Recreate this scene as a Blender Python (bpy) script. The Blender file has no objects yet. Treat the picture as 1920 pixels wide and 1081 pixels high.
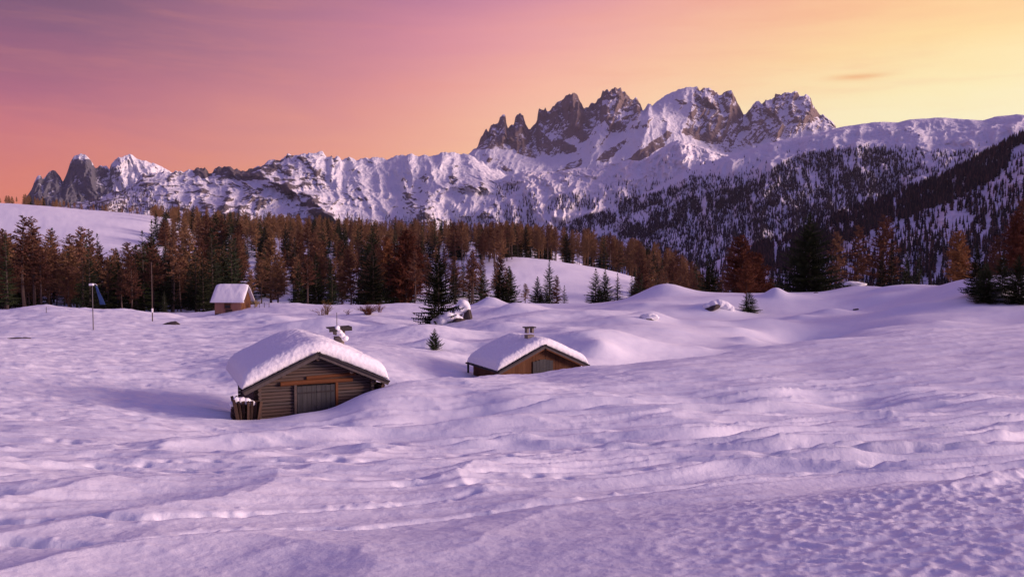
import bpy, math, random
import numpy as np
from mathutils import Vector, Matrix
random.seed(7)
R = math.radians
scene = bpy.context.scene
col = scene.collection

# ------------------------------------------------------------------ camera, sky, sun, exposure
FPX, CX, CY, HORIZ = 1493.0, 960.0, 540.5, 470.0     # focal length in photo pixels, photo centre, eye level
PITCH = math.atan((CY - HORIZ) / FPX)
cam_d = bpy.data.cameras.new('camera')
cam_d.sensor_width = 36.0
cam_d.lens = 36.0 * FPX / 1920.0
cam_d.clip_start = 0.2
cam_d.clip_end = 60000
cam = bpy.data.objects.new('camera', cam_d)
cam.location = (0, 0, 0)
cam.rotation_euler = (math.pi / 2 - PITCH, 0, 0)
col.objects.link(cam)
scene.camera = cam
scene.view_settings.view_transform = 'Standard'
scene.view_settings.look = 'None'
scene.view_settings.exposure = 0.1
scene.view_settings.gamma = 1.0
scene.cycles.max_bounces = 6
scene.cycles.diffuse_bounces = 3
scene.cycles.transparent_max_bounces = 8
scene.cycles.volume_bounces = 0

SUN_AZ, SUN_EL = 97.0, 12.0        # degrees, azimuth clockwise from the view axis (+Y)
sun_d = bpy.data.lights.new('sun', 'SUN')
sun_d.energy = 5.0
sun_d.angle = R(18.0)
sun_d.color = (1.0, 0.70, 0.66)
sun = bpy.data.objects.new('sun', sun_d)
sv = Vector((math.sin(R(SUN_AZ)) * math.cos(R(SUN_EL)), math.cos(R(SUN_AZ)) * math.cos(R(SUN_EL)), math.sin(R(SUN_EL))))
sun.rotation_euler = sv.to_track_quat('Z', 'Y').to_euler()
col.objects.link(sun)

def lin(c):
    return tuple(((v / 255.0) / 12.92 if v / 255.0 <= 0.04045 else ((v / 255.0 + 0.055) / 1.055) ** 2.4) for v in c)

world = bpy.data.worlds.new('World')
scene.world = world
world.use_nodes = True
nt = world.node_tree
nt.nodes.clear()
def N(tree, t, **kw):
    n = tree.nodes.new(t)
    for k, v in kw.items(): setattr(n, k, v)
    return n
def sock(tree, s, v):
    if hasattr(v, 'is_output'): tree.links.new(v, s)
    else: s.default_value = v
def MA(tree, op, a, b=None, c=None, clamp=False):
    n = N(tree, 'ShaderNodeMath', operation=op, use_clamp=clamp)
    for i, v in enumerate((a, b, c)):
        if v is not None: sock(tree, n.inputs[i], v)
    return n.outputs[0]
def MIX(tree, f, a, b, mode='MIX'):
    n = N(tree, 'ShaderNodeMix', data_type='RGBA', blend_type=mode)
    sock(tree, n.inputs[0], f)
    for s, v in ((n.inputs[6], a), (n.inputs[7], b)):
        sock(tree, s, v if hasattr(v, 'is_output') else (*v[:3], 1))
    return n.outputs[2]
def RAMP(tree, f, stops, interp='LINEAR'):
    n = N(tree, 'ShaderNodeValToRGB')
    n.color_ramp.interpolation = interp
    e = n.color_ramp.elements
    while len(e) > 1: e.remove(e[-1])
    e[0].position = stops[0][0]; e[0].color = (*stops[0][1], 1)
    for p, c in stops[1:]:
        x = e.new(p); x.color = (*c, 1)
    sock(tree, n.inputs[0], f)
    return n.outputs[0]
def NOISE(tree, vec, scale, detail=3, rough=0.55, dist=0.0):
    n = N(tree, 'ShaderNodeTexNoise')
    if vec is not None: tree.links.new(vec, n.inputs['Vector'])
    n.inputs['Scale'].default_value = scale
    n.inputs['Detail'].default_value = detail
    n.inputs['Roughness'].default_value = rough
    n.inputs['Distortion'].default_value = dist
    return n.outputs['Fac']
def SCALEV(tree, vec, s, rot=(0, 0, 0)):
    n = N(tree, 'ShaderNodeMapping')
    tree.links.new(vec, n.inputs[0])
    n.inputs['Rotation'].default_value = rot
    n.inputs['Scale'].default_value = s
    return n.outputs[0]

# dusk sky: colour by elevation, three bands of azimuth (cool left, pink ahead, glowing right)
tc = N(nt, 'ShaderNodeTexCoord')
sx = N(nt, 'ShaderNodeSeparateXYZ'); nt.links.new(tc.outputs['Generated'], sx.inputs[0])
X_, Y_, Z_ = sx.outputs
el = MA(nt, 'MULTIPLY', MA(nt, 'ARCSINE', Z_), 180 / math.pi)
az = MA(nt, 'MULTIPLY', MA(nt, 'ARCTAN2', X_, Y_), 180 / math.pi)
cl = NOISE(nt, SCALEV(nt, tc.outputs['Generated'], (1.0, 1.0, 6.0), (0, R(7), 0)), 2.2, 5, 0.6, 0.6)
cl2 = NOISE(nt, SCALEV(nt, tc.outputs['Generated'], (1.2, 1.2, 12.0), (0, R(-6), 0)), 3.5, 6, 0.65, 0.4)
elw = MA(nt, 'ADD', el, MA(nt, 'MULTIPLY', MA(nt, 'SUBTRACT', cl, 0.5), 6.0))
elf = MA(nt, 'DIVIDE', elw, 90.0, clamp=True)
def stops(l): return [(max(0.0, d / 90.0), lin(c)) for d, c in l]
SKY_L = stops([(0, (214, 122, 92)), (4, (222, 124, 104)), (7, (204, 114, 118)), (10, (170, 98, 122)), (13.5, (128, 86, 116)), (18, (94, 76, 102)), (24, (104, 84, 130)), (45, (108, 104, 168)), (90, (98, 102, 174))])
SKY_M = stops([(0, (255, 200, 120)), (5, (254, 188, 122)), (8, (255, 182, 146)), (11, (252, 168, 154)), (14.5, (238, 152, 166)), (19, (206, 132, 168)), (27, (160, 118, 172)), (45, (122, 110, 172)), (90, (98, 102, 174))])
SKY_R = stops([(0, (255, 246, 200)), (6, (255, 250, 206)), (10, (255, 240, 182)), (13, (255, 222, 156)), (17, (252, 192, 138)), (22, (238, 158, 150)), (32, (196, 134, 172)), (50, (130, 112, 174)), (90, (98, 102, 174))])
cL, cM, cR = (RAMP(nt, elf, s, 'B_SPLINE' if 0 else 'LINEAR') for s in (SKY_L, SKY_M, SKY_R))
def smooth(x, a, b):
    n = N(nt, 'ShaderNodeMapRange', interpolation_type='SMOOTHSTEP')
    nt.links.new(x, n.inputs[0])
    n.inputs[1].default_value = a; n.inputs[2].default_value = b
    return n.outputs[0]
azt = MA(nt, 'ADD', az, MA(nt, 'MULTIPLY', el, -0.35))
fLM = smooth(azt, -40, 6)
fMR = smooth(azt, -16, 26)
fBack = smooth(MA(nt, 'ABSOLUTE', az), 75, 150)
c = MIX(nt, fLM, cL, cM)
c = MIX(nt, fMR, c, cR)
cB = RAMP(nt, elf, stops([(0, (140, 112, 156)), (10, (132, 112, 164)), (30, (112, 108, 168)), (90, (98, 102, 174))]))
c = MIX(nt, fBack, c, cB)
streak = MA(nt, 'MULTIPLY', smooth(cl2, 0.46, 0.75), 0.16)
c = MIX(nt, streak, c, lin((236, 150, 120)))
# a small amber cloud low on the right
px_ = MA(nt, 'POWER', MA(nt, 'DIVIDE', MA(nt, 'SUBTRACT', az, 23.3), 1.7), 2.0)
py_ = MA(nt, 'POWER', MA(nt, 'DIVIDE', MA(nt, 'SUBTRACT', MA(nt, 'ADD', el, MA(nt, 'MULTIPLY', cl2, 0.5)), 11.45), 0.2), 2.0)
blob = MA(nt, 'MULTIPLY', MA(nt, 'EXPONENT', MA(nt, 'MULTIPLY', MA(nt, 'ADD', px_, py_), -1.0)), 0.7)
c = MIX(nt, blob, c, lin((240, 172, 108)))
# the ground half of the world is dim
c = MIX(nt, smooth(el, -1.5, 0.0), lin((60, 50, 80)), c)
# the afterglow outside the frame, to the right
glow = MA(nt, 'MULTIPLY', MA(nt, 'EXPONENT', MA(nt, 'MULTIPLY', MA(nt, 'POWER', MA(nt, 'DIVIDE', MA(nt, 'SUBTRACT', az, 78.0), 24.0), 2.0), -1.0)),
          MA(nt, 'EXPONENT', MA(nt, 'MULTIPLY', MA(nt, 'POWER', MA(nt, 'DIVIDE', MA(nt, 'SUBTRACT', el, 6.0), 16.0), 2.0), -1.0)))
c = MIX(nt, 1.0, c, MIX(nt, MA(nt, 'MULTIPLY', glow, 0.35), (0, 0, 0), (2.4, 1.25, 0.95)), 'ADD')
bg = N(nt, 'ShaderNodeBackground'); nt.links.new(c, bg.inputs[0]); bg.inputs[1].default_value = 1.0
wo = N(nt, 'ShaderNodeOutputWorld'); nt.links.new(bg.outputs[0], wo.inputs[0])
world.cycles.sampling_method = 'AUTOMATIC'

# ------------------------------------------------------------------ helpers
def pix(px, py, d):                     # photo pixel at forward distance d -> world point
    dx, dz = (px - CX) / FPX, -(py - CY) / FPX
    cy, sy = math.cos(PITCH), math.sin(PITCH)
    y, z = cy + dz * sy, -sy + dz * cy
    k = d / y
    return Vector((dx * k, d, z * k))
def azel(px, py):
    p = pix(px, py, 1.0)
    return math.atan2(p.x, p.y), math.atan2(p.z, math.hypot(p.x, p.y))
def to_px(x, y, z):
    cy, sy = math.cos(PITCH), math.sin(PITCH)
    f = y * cy - z * sy; u = y * sy + z * cy
    return CX + FPX * x / f, CY - FPX * u / f

def _hash(ix, iy, s):
    with np.errstate(over='ignore'):
        h = (ix.astype(np.int64) * 374761393 + iy.astype(np.int64) * 668265263 + s * 1442695041) & 0x7fffffff
        h = (h ^ (h >> 13)) * 1274126177 & 0x7fffffff
        h = (h ^ (h >> 16)) * 2246822519 & 0x7fffffff
        return (h ^ (h >> 15)) & 0xffffff
def perlin(x, y, s=0):
    x = np.asarray(x, float); y = np.asarray(y, float)
    ix, iy = np.floor(x), np.floor(y)
    fx, fy = x - ix, y - iy
    u = fx * fx * fx * (fx * (fx * 6 - 15) + 10); v = fy * fy * fy * (fy * (fy * 6 - 15) + 10)
    def g(ax, ay, dx, dy):
        a = _hash(ax, ay, s) * (2 * math.pi / 0x1000000)
        return np.cos(a) * dx + np.sin(a) * dy
    n00 = g(ix, iy, fx, fy); n10 = g(ix + 1, iy, fx - 1, fy)
    n01 = g(ix, iy + 1, fx, fy - 1); n11 = g(ix + 1, iy + 1, fx - 1, fy - 1)
    return (n00 * (1 - u) + n10 * u) * (1 - v) + (n01 * (1 - u) + n11 * u) * v * 1.0
def fbm(x, y, o=4, s=0, lac=2.03, gain=0.5):
    t = 0.0; a = 1.0; n = 0.0
    for i in range(o):
        t = t + a * perlin(x, y, s + i * 17); n += a
        x = x * lac + 13.7; y = y * lac - 7.3; a *= gain
    return t / n * 1.6
def ridged(x, y, o=4, s=0, lac=2.07, gain=0.55):
    t = 0.0; a = 1.0; n = 0.0; w = 1.0
    for i in range(o):
        r = 1 - np.abs(perlin(x, y, s + i * 31)) * 1.9
        r = np.clip(r, 0, 1) ** 2 * w
        w = np.clip(r * 1.6, 0.25, 1)
        t = t + a * r; n += a
        x = x * lac + 5.1; y = y * lac + 9.2; a *= gain
    return t / n
def sstep(x, a, b):
    t = np.clip((x - a) / (b - a), 0, 1)
    return t * t * (3 - 2 * t)

def tag(o, label=None, cat=None, group=None, kind=None):
    if label: o['label'] = label
    if cat: o['category'] = cat
    if group: o['group'] = group
    if kind: o['kind'] = kind
    return o
def link(name, me, mat=None, parent=None):
    o = bpy.data.objects.new(name, me)
    col.objects.link(o)
    if mat is not None and me is not None and not me.materials: me.materials.append(mat)
    if parent is not None: o.parent = parent
    return o
def empty(name, loc=(0, 0, 0), rz=0.0):
    o = bpy.data.objects.new(name, None)
    o.location = loc; o.rotation_euler = (0, 0, rz)
    o.empty_display_size = 0.3
    col.objects.link(o)
    return o
def np_mesh(name, V, F, attrs=None, smooth=True):
    V = np.asarray(V, np.float32); F = np.asarray(F, np.int32)
    me = bpy.data.meshes.new(name)
    me.vertices.add(len(V)); me.vertices.foreach_set('co', V.ravel())
    k = F.shape[1]
    me.loops.add(F.size); me.loops.foreach_set('vertex_index', F.ravel())
    me.polygons.add(len(F)); me.polygons.foreach_set('loop_start', np.arange(0, F.size, k, dtype=np.int32))
    me.polygons.foreach_set('use_smooth', np.full(len(F), smooth))
    me.update(calc_edges=True)
    for an, av in (attrs or {}).items():
        a = me.attributes.new(an, 'FLOAT', 'POINT'); a.data.foreach_set('value', np.asarray(av, np.float32).ravel())
    return me
def grid_faces(nr, nc):
    i = np.arange((nr - 1) * nc).reshape(nr - 1, nc)[:, :-1].ravel()
    return np.stack([i, i + 1, i + nc + 1, i + nc], 1)

class MB:                                # collects shapes and links them as one mesh
    def __init__(s): s.v = []; s.f = []
    def add(s, vs, fs):
        b = len(s.v); s.v += [tuple(v) for v in vs]; s.f += [tuple(b + i for i in f) for f in fs]
        return s
    def box(s, c, size, rot=None, j=0.0):
        m = (rot.to_matrix() if hasattr(rot, 'to_matrix') else rot) if rot is not None else Matrix.Identity(3)
        vs = []
        for x in (-.5, .5):
            for y in (-.5, .5):
                for z in (-.5, .5):
                    p = m @ Vector((x * size[0], y * size[1], z * size[2]))
                    vs.append(Vector(c) + p + Vector([random.uniform(-j, j) for _ in range(3)]))
        return s.add(vs, [(0, 1, 3, 2), (4, 6, 7, 5), (0, 4, 5, 1), (2, 3, 7, 6), (0, 2, 6, 4), (1, 5, 7, 3)])
    def tube(s, pts, rad, n=6, caps=True):
        pts = [Vector(p) for p in pts]
        if not isinstance(rad, (list, tuple)): rad = [rad] * len(pts)
        vs = []; fs = []
        for i, p in enumerate(pts):
            t = (pts[min(i + 1, len(pts) - 1)] - pts[max(i - 1, 0)])
            t = t.normalized() if t.length > 1e-9 else Vector((0, 0, 1))
            a = t.cross(Vector((0, 0, 1)))
            if a.length < 0.05: a = t.cross(Vector((0, 1, 0)))
            a.normalize(); b = t.cross(a)
            for k in range(n):
                th = 2 * math.pi * k / n
                vs.append(p + (a * math.cos(th) + b * math.sin(th)) * rad[i])
        for i in range(len(pts) - 1):
            for k in range(n):
                fs.append((i * n + k, i * n + (k + 1) % n, (i + 1) * n + (k + 1) % n, (i + 1) * n + k))
        if caps:
            fs.append(tuple(range(n - 1, -1, -1))); fs.append(tuple((len(pts) - 1) * n + k for k in range(n)))
        return s.add(vs, fs)
    def mesh(s, name, smooth=False):
        me = bpy.data.meshes.new(name)
        me.from_pydata([tuple(v) for v in s.v], [], s.f)
        if smooth: me.polygons.foreach_set('use_smooth', [True] * len(me.polygons))
        me.update()
        return me
    def build(s, name, mat, parent=None, smooth=False, bevel=0.0):
        o = link(name, s.mesh(name, smooth), mat, parent)
        if bevel:
            m = o.modifiers.new('bevel', 'BEVEL'); m.width = bevel; m.segments = 2; m.limit_method = 'ANGLE'
        return o

# ------------------------------------------------------------------ materials
def mat_new(name):
    m = bpy.data.materials.new(name); m.use_nodes = True
    t = m.node_tree; t.nodes.clear()
    o = N(t, 'ShaderNodeOutputMaterial'); p = N(t, 'ShaderNodeBsdfPrincipled')
    t.links.new(p.outputs[0], o.inputs[0])
    p.inputs['Roughness'].default_value = 0.85
    p.inputs['Specular IOR Level'].default_value = 0.2
    return m, t, p
def bump(t, p, h, strength, dist):
    b = N(t, 'ShaderNodeBump'); b.inputs['Strength'].default_value = strength; b.inputs['Distance'].default_value = dist
    t.links.new(h, b.inputs['Height']); t.links.new(b.outputs[0], p.inputs['Normal'])
def objco(t): return N(t, 'ShaderNodeTexCoord').outputs['Object']

def m_snow():
    m, t, p = mat_new('snow')
    co = objco(t)
    n1 = NOISE(t, SCALEV(t, co, (1, 1.6, 1)), 0.5, 4, 0.6)
    sp = N(t, 'ShaderNodeSeparateXYZ'); t.links.new(co, sp.inputs[0])
    cd = N(t, 'ShaderNodeVectorMath', operation='LENGTH'); t.links.new(co, cd.inputs[0])
    fine = NOISE(t, co, 16.0, 3, 0.6)
    mid = NOISE(t, SCALEV(t, co, (1, 2.2, 1)), 2.2, 4, 0.6, 0.5)
    h = MA(t, 'ADD', MA(t, 'MULTIPLY', fine, 0.013), MA(t, 'MULTIPLY', mid, 0.035))
    cc = MIX(t, n1, (0.74, 0.76, 0.83), (0.82, 0.82, 0.87))
    t.links.new(cc, p.inputs['Base Color'])
    p.inputs['Roughness'].default_value = 0.7
    bump(t, p, h, 0.55, 1.0)
    return m
def m_simple_snow():
    m, t, p = mat_new('roof_snow')
    co = objco(t)
    h = MA(t, 'ADD', MA(t, 'MULTIPLY', NOISE(t, co, 9.0, 4, 0.6), 0.03), MA(t, 'MULTIPLY', NOISE(t, SCALEV(t, co, (1, 1, .35)), 4, 2), 0.03))
    p.inputs['Base Color'].default_value = (0.82, 0.82, 0.85, 1)
    bump(t, p, h, 0.6, 1.0)
    return m
def m_mount(name, rock1, rock2, fine, snowc=(0.80, 0.80, 0.84), streak=(1, 1, 0.3)):
    m, t, p = mat_new(name)
    co = objco(t)
    a = N(t, 'ShaderNodeAttribute'); a.attribute_name = 'rock'
    n1 = NOISE(t, SCALEV(t, co, streak), fine, 6, 0.68, 0.3)
    n2 = NOISE(t, co, fine * 0.2, 4, 0.6)
    n3 = NOISE(t, SCALEV(t, co, (1, 1, 2.2)), fine * 1.7, 5, 0.65)
    f = MA(t, 'ADD', a.outputs['Fac'], MA(t, 'MULTIPLY', MA(t, 'SUBTRACT', n1, 0.5), 1.15))
    mr = N(t, 'ShaderNodeMapRange', interpolation_type='SMOOTHSTEP')
    t.links.new(f, mr.inputs[0]); mr.inputs[1].default_value = 0.44; mr.inputs[2].default_value = 0.56
    rc = MIX(t, n3, rock1, rock2)
    rc = MIX(t, MA(t, 'MULTIPLY', n2, 0.5), rc, tuple(x * 0.55 for x in rock1))
    t.links.new(MIX(t, mr.outputs[0], snowc, rc), p.inputs['Base Color'])
    bump(t, p, MA(t, 'ADD', MA(t, 'MULTIPLY', n1, 1.0), MA(t, 'MULTIPLY', n3, 0.6)), 1.0, 0.4 / fine)
    p.inputs['Roughness'].default_value = 0.9
    return m
def m_wood(name, c1, c2, c3=None, scale=(1, 1, 1), dark=0.25, grain=(0.6, 14, 14), rough=0.85, bstr=0.5):
    m, t, p = mat_new(name)
    co = SCALEV(t, objco(t), scale)
    g = NOISE(t, SCALEV(t, co, grain), 2.0, 5, 0.65, 0.4)
    b = NOISE(t, co, 1.3, 3, 0.6)
    oi = N(t, 'ShaderNodeNewGeometry').outputs['Random Per Island']
    cc = MIX(t, b, c1, c2)
    if c3: cc = MIX(t, MA(t, 'MULTIPLY', oi, 0.8), cc, c3)
    cc = MIX(t, MA(t, 'MULTIPLY', g, 1.0, clamp=True), cc, tuple(x * dark for x in c1), 'MIX')
    t.links.new(cc, p.inputs['Base Color'])
    bump(t, p, g, bstr, 0.02)
    p.inputs['Roughness'].default_value = rough
    return m
def m_plain(name, c, var=0.3, scale=3.0, rough=0.85, metal=0.0):
    m, t, p = mat_new(name)
    n = NOISE(t, objco(t), scale, 4, 0.6)
    t.links.new(MIX(t, n, tuple(x * (1 - var) for x in c), tuple(min(1, x * (1 + var)) for x in c)), p.inputs['Base Color'])
    bump(t, p, n, 0.3, 0.02)
    p.inputs['Roughness'].default_value = rough; p.inputs['Metallic'].default_value = metal
    return m
def m_tree(name, c1, c2, snow=0.0, rnd=0.5):
    m, t, p = mat_new(name)
    g = N(t, 'ShaderNodeNewGeometry')
    oi = N(t, 'ShaderNodeObjectInfo').outputs['Random']
    co = objco(t)
    n = NOISE(t, co, 0.8, 2, 0.5)
    f = MA(t, 'ADD', MA(t, 'MULTIPLY', n, 1 - rnd), MA(t, 'MULTIPLY', g.outputs['Random Per Island'], rnd), clamp=True)
    cc = MIX(t, f, c1, c2)
    hs = N(t, 'ShaderNodeHueSaturation')
    t.links.new(cc, hs.inputs['Color'])
    t.links.new(MA(t, 'ADD', MA(t, 'MULTIPLY', oi, 0.035), 0.4825), hs.inputs['Hue'])
    t.links.new(MA(t, 'ADD', MA(t, 'MULTIPLY', oi, 1.1), 0.45), hs.inputs['Value'])
    cc = hs.outputs[0]
    if snow:
        k = MA(t, 'MULTIPLY', MA(t, 'GREATER_THAN', NOISE(t, co, 1.1, 3, 0.7), 1 - snow), 0.85)
        cc = MIX(t, k, cc, (0.75, 0.75, 0.8))
    t.links.new(cc, p.inputs['Base Color'])
    p.inputs['Roughness'].default_value = 0.95
    p.inputs['Specular IOR Level'].default_value = 0.05
    return m
M = {
 'snow': m_snow(), 'rsnow': m_simple_snow(),
 'log': m_wood('weathered_log', (0.17, 0.135, 0.12), (0.12, 0.105, 0.10), (0.18, 0.10, 0.07), dark=0.2),
 'beam': m_wood('orange_beam', (0.24, 0.085, 0.03), (0.15, 0.06, 0.03), dark=0.3),
 'door': m_wood('grey_plank', (0.09, 0.09, 0.095), (0.055, 0.055, 0.062), (0.12, 0.115, 0.11), grain=(14, 14, 0.5)),
 'barge': m_wood('grey_board', (0.16, 0.13, 0.125), (0.10, 0.085, 0.085), grain=(8, 0.5, 8)),
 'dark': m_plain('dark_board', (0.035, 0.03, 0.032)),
 'plank': m_wood('brown_plank', (0.17, 0.065, 0.026), (0.07, 0.032, 0.020), (0.24, 0.12, 0.06), grain=(14, 14, 0.45), dark=0.3),
 'pale': m_wood('pink_plank', (0.42, 0.20, 0.14), (0.34, 0.16, 0.12), (0.46, 0.25, 0.16), grain=(10, 10, 0.5), dark=0.6),
 'stone': m_plain('stone', (0.20, 0.17, 0.15), 0.4, 6), 'rock': m_plain('boulder_rock', (0.065, 0.05, 0.048), 0.6, 2.0),
 'metal': m_plain('pole_metal', (0.10, 0.09, 0.10), rough=0.6), 'lamp': m_plain('lamp_glass', (0.8, 0.8, 0.85), 0.05),
 'blue': m_plain('blue_cloth', (0.03, 0.06, 0.17)), 'pile': m_wood('split_log', (0.09, 0.055, 0.042), (0.05, 0.032, 0.028), (0.15, 0.085, 0.055)),
 'ltrunk': m_plain('larch_bark', (0.085, 0.058, 0.050), 0.4), 'strunk': m_plain('spruce_bark', (0.06, 0.045, 0.04), 0.4),
 'larch': m_tree('larch_twigs', (0.10, 0.052, 0.034), (0.23, 0.115, 0.066)),
 'larch_o': m_tree('orange_larch_twigs', (0.14, 0.06, 0.03), (0.26, 0.11, 0.05)),
 'spruce': m_tree('spruce_needles', (0.014, 0.024, 0.013), (0.050, 0.058, 0.024)),
 'spruce_s': m_tree('snowy_spruce_needles', (0.016, 0.026, 0.016), (0.052, 0.058, 0.028), 0.30),
 'twig': m_tree('shrub_twigs', (0.14, 0.055, 0.035), (0.22, 0.10, 0.05)),
 'ytwig': m_tree('willow_twigs', (0.16, 0.10, 0.03), (0.22, 0.14, 0.05)),
 'far_tree': m_tree('far_conifer', (0.016, 0.014, 0.022), (0.035, 0.026, 0.030)),
 'far_larch': m_tree('far_larch', (0.045, 0.024, 0.026), (0.075, 0.036, 0.034)),
}
# ------------------------------------------------------------------ near and middle ground: one snow sheet
CP = []
def P(px, py, d): v = pix(px, py, d); CP.append((v.x, v.y, v.z))
def ZP(px, d, z): CP.append(((px - CX) / FPX * d, d, z))
for a in ((-400,1081,7),(0,1081,7),(500,1081,7),(960,1081,6.5),(1400,1081,6),(1920,1081,5.5),(2400,1081,5.5),
          (-300,950,10),(0,950,10),(400,950,10),(800,950,10),(1100,945,9.6),(1400,935,9),(1700,915,8.6),(1920,903,8.4),(2300,890,8.4),
          (1100,920,11),(1400,905,11.2),(1700,885,11.5),(1950,872,12),
          (-300,860,16),(0,860,16),(300,860,16),(600,860,16.5),(900,850,17),(1200,840,17),(1500,830,17),(1900,815,17),(2400,800,17),
          (560,826,22),(300,828,22.5),(800,822,22),(1000,805,22),(1250,795,23),(1600,780,24),(1900,760,25),
          (300,812,25),(600,806,26),(900,786,27),(1250,770,28),(1500,758,28),
          (-300,790,26),(0,790,27),(150,790,27),(-300,700,40),(0,700,42),(200,720,42),(300,770,34),(420,772,36),(440,788,32.2),
          (500,786,32),(570,774,32.2),(630,765,32.4),(660,750,32.9),(695,733,33.8),(740,720,35.4),(820,712,38),(905,706,45),(960,738,33),(1100,740,33),(1400,742,32),(1700,740,31),(1920,735,30),(2400,725,29),
          (590,790,36),(640,778,37.5),(560,800,41),(630,765,43),(1000,722,54),(1050,712,55),(925,706,48.5),(1010,699,48.5),(1095,687,50),(1180,681,47),(1250,674,47),(1400,658,48),(1550,640,50),(1700,625,52),(1920,608,55),(2400,580,60),
          (1000,715,42),(1200,700,40),(1500,690,40),(1800,670,40),
          (700,660,55),(640,665,52),(780,675,55),(840,668,62),(560,672,47),(400,690,50),
          (0,650,60),(-300,650,60),(150,640,70),(300,640,72),(450,632,78),(600,628,80),(800,640,72),(1000,640,70),(1120,655,62),
          (800,605,100),(1000,605,95),(0,610,90),(-300,610,95),(400,598,110),(560,600,105),
          (-300,585,112),(0,584,112),(90,577,112),(200,585,116),(300,592,120),(340,600,122),(370,597,120),(400,592,120),(470,582,122),(520,569,132),(600,571,132),(760,569,135),(960,574,138),(1080,577,130),
          (1150,566,125),(1240,549,120),(1340,549,120),(1450,546,120),(1520,547,120),(1600,545,118),(1700,538,112),(1800,529,103),(1840,527,99),(1920,522,100),(2300,500,110),
          (1200,620,78),(1210,600,92),(1350,600,92),(1430,588,100),(1550,634,74),(1500,615,85),(1620,620,76),(1700,598,80),(1800,575,84),(1900,560,86),(1720,565,96),(1630,575,100),(2300,560,90)):
    P(*a)
for px, d, z in ((1150, 58, -8.7), (1250, 59, -9.0), (1400, 60, -9.0), (1550, 61, -8.6), (1700, 63, -8.0), (1850, 66, -7.3), (1920, 67, -7.0),
                 (1820, 108, -5.2), (1700, 118, -6.5), (860, 48, -8.0), (760, 42, -7.6), (1000, 30, -6.2), (1300, 30.5, -6.2), (1600, 30, -5.9), (600, 28.5, -6.6), (800, 29, -6.6), (430, 28, -6.5), (900, 29.5, -6.5)): ZP(px, d, z)
for px in (-500, 0, 300, 600, 900, 1200): ZP(px, 190, -14.5)
for px in (-500, 0, 200, 400): ZP(px, 250, -13.5)
for px in (-400, 0, 150): ZP(px, 330, 1.5)
for a in ((-500,368,420),(-200,376,420),(0,386,420),(90,392,420),(150,399,420),(230,407,420),(300,418,420),(-400,380,520),(0,392,520),(200,405,520),(300,408,520),
          (400,505,300),(600,510,300),(800,515,300),(300,480,330),(400,466,420),(600,474,420),(800,480,420),(400,440,560),(600,450,560),(800,455,560),(1000,462,560),
          (930,484,325),(960,483,320),(1040,491,320),(1120,503,320),(1200,522,320),(1300,550,320),(1000,492,420),(1100,505,420),(1200,528,420),(1300,562,420),
          (880,520,270)): P(*a)
for px in (960, 1080, 1200, 1300): ZP(px, 230, -17)
for d, z in ((160, -16), (200, -24), (260, -36), (330, -50), (420, -64)):
    for px in (1400, 1700, 2100, 2500): ZP(px, d, z)
for px, z in ((-500, -25), (0, -25), (400, -22), (900, -30), (1300, -80), (1900, -95)): ZP(px, 760, z)
for px in (-500, 400, 1300, 2300): ZP(px, 1100, -118)
for u in (-2.2, -1.2, 1.4, 2.4): CP.append((u * 6, 6, -2.7)); CP.append((u * 40, 40, -6.5 if u < 0 else -5)); CP.append((u * 120, 120, -9 if u < 0 else -6)); CP.append((u * 400, 400, 10 if u < 0 else -50))
CP.append((0, 2.0, -1.9)); CP.append((-3, 2.0, -1.95)); CP.append((3, 2.0, -1.8)); CP.append((0, -4, -1.5)); CP.append((-6, -4, -1.6)); CP.append((6, -4, -1.4))
CPA = np.array(CP)
def warp(x, y):
    k = y + 12.0
    return x / k * 1.6, np.log(np.maximum(k, 1.0))
def phi(d2): return np.sqrt(d2 + 0.035 ** 2)
cu, cv = warp(CPA[:, 0], CPA[:, 1])
A_ = phi((cu[:, None] - cu[None]) ** 2 + (cv[:, None] - cv[None]) ** 2)
n_ = len(CP)
A_ = A_ - np.eye(n_) * 0.00015          # slight smoothing
K_ = np.zeros((n_ + 1, n_ + 1)); K_[:n_, :n_] = A_; K_[:n_, n_] = 1; K_[n_, :n_] = 1
W_ = np.linalg.solve(K_, np.append(CPA[:, 2], 0))
def base_z(x, y):
    sh = x.shape; x = x.ravel(); y = y.ravel()
    out = np.empty_like(x)
    for i in range(0, len(x), 40000):
        a, b = warp(x[i:i + 40000], y[i:i + 40000])
        out[i:i + 40000] = phi((a[:, None] - cu) ** 2 + (b[:, None] - cv) ** 2) @ W_[:-1] + W_[-1]
    t = sstep(y, 900, 1500)
    return (out * (1 - t) + -125 * t).reshape(sh)

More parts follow.
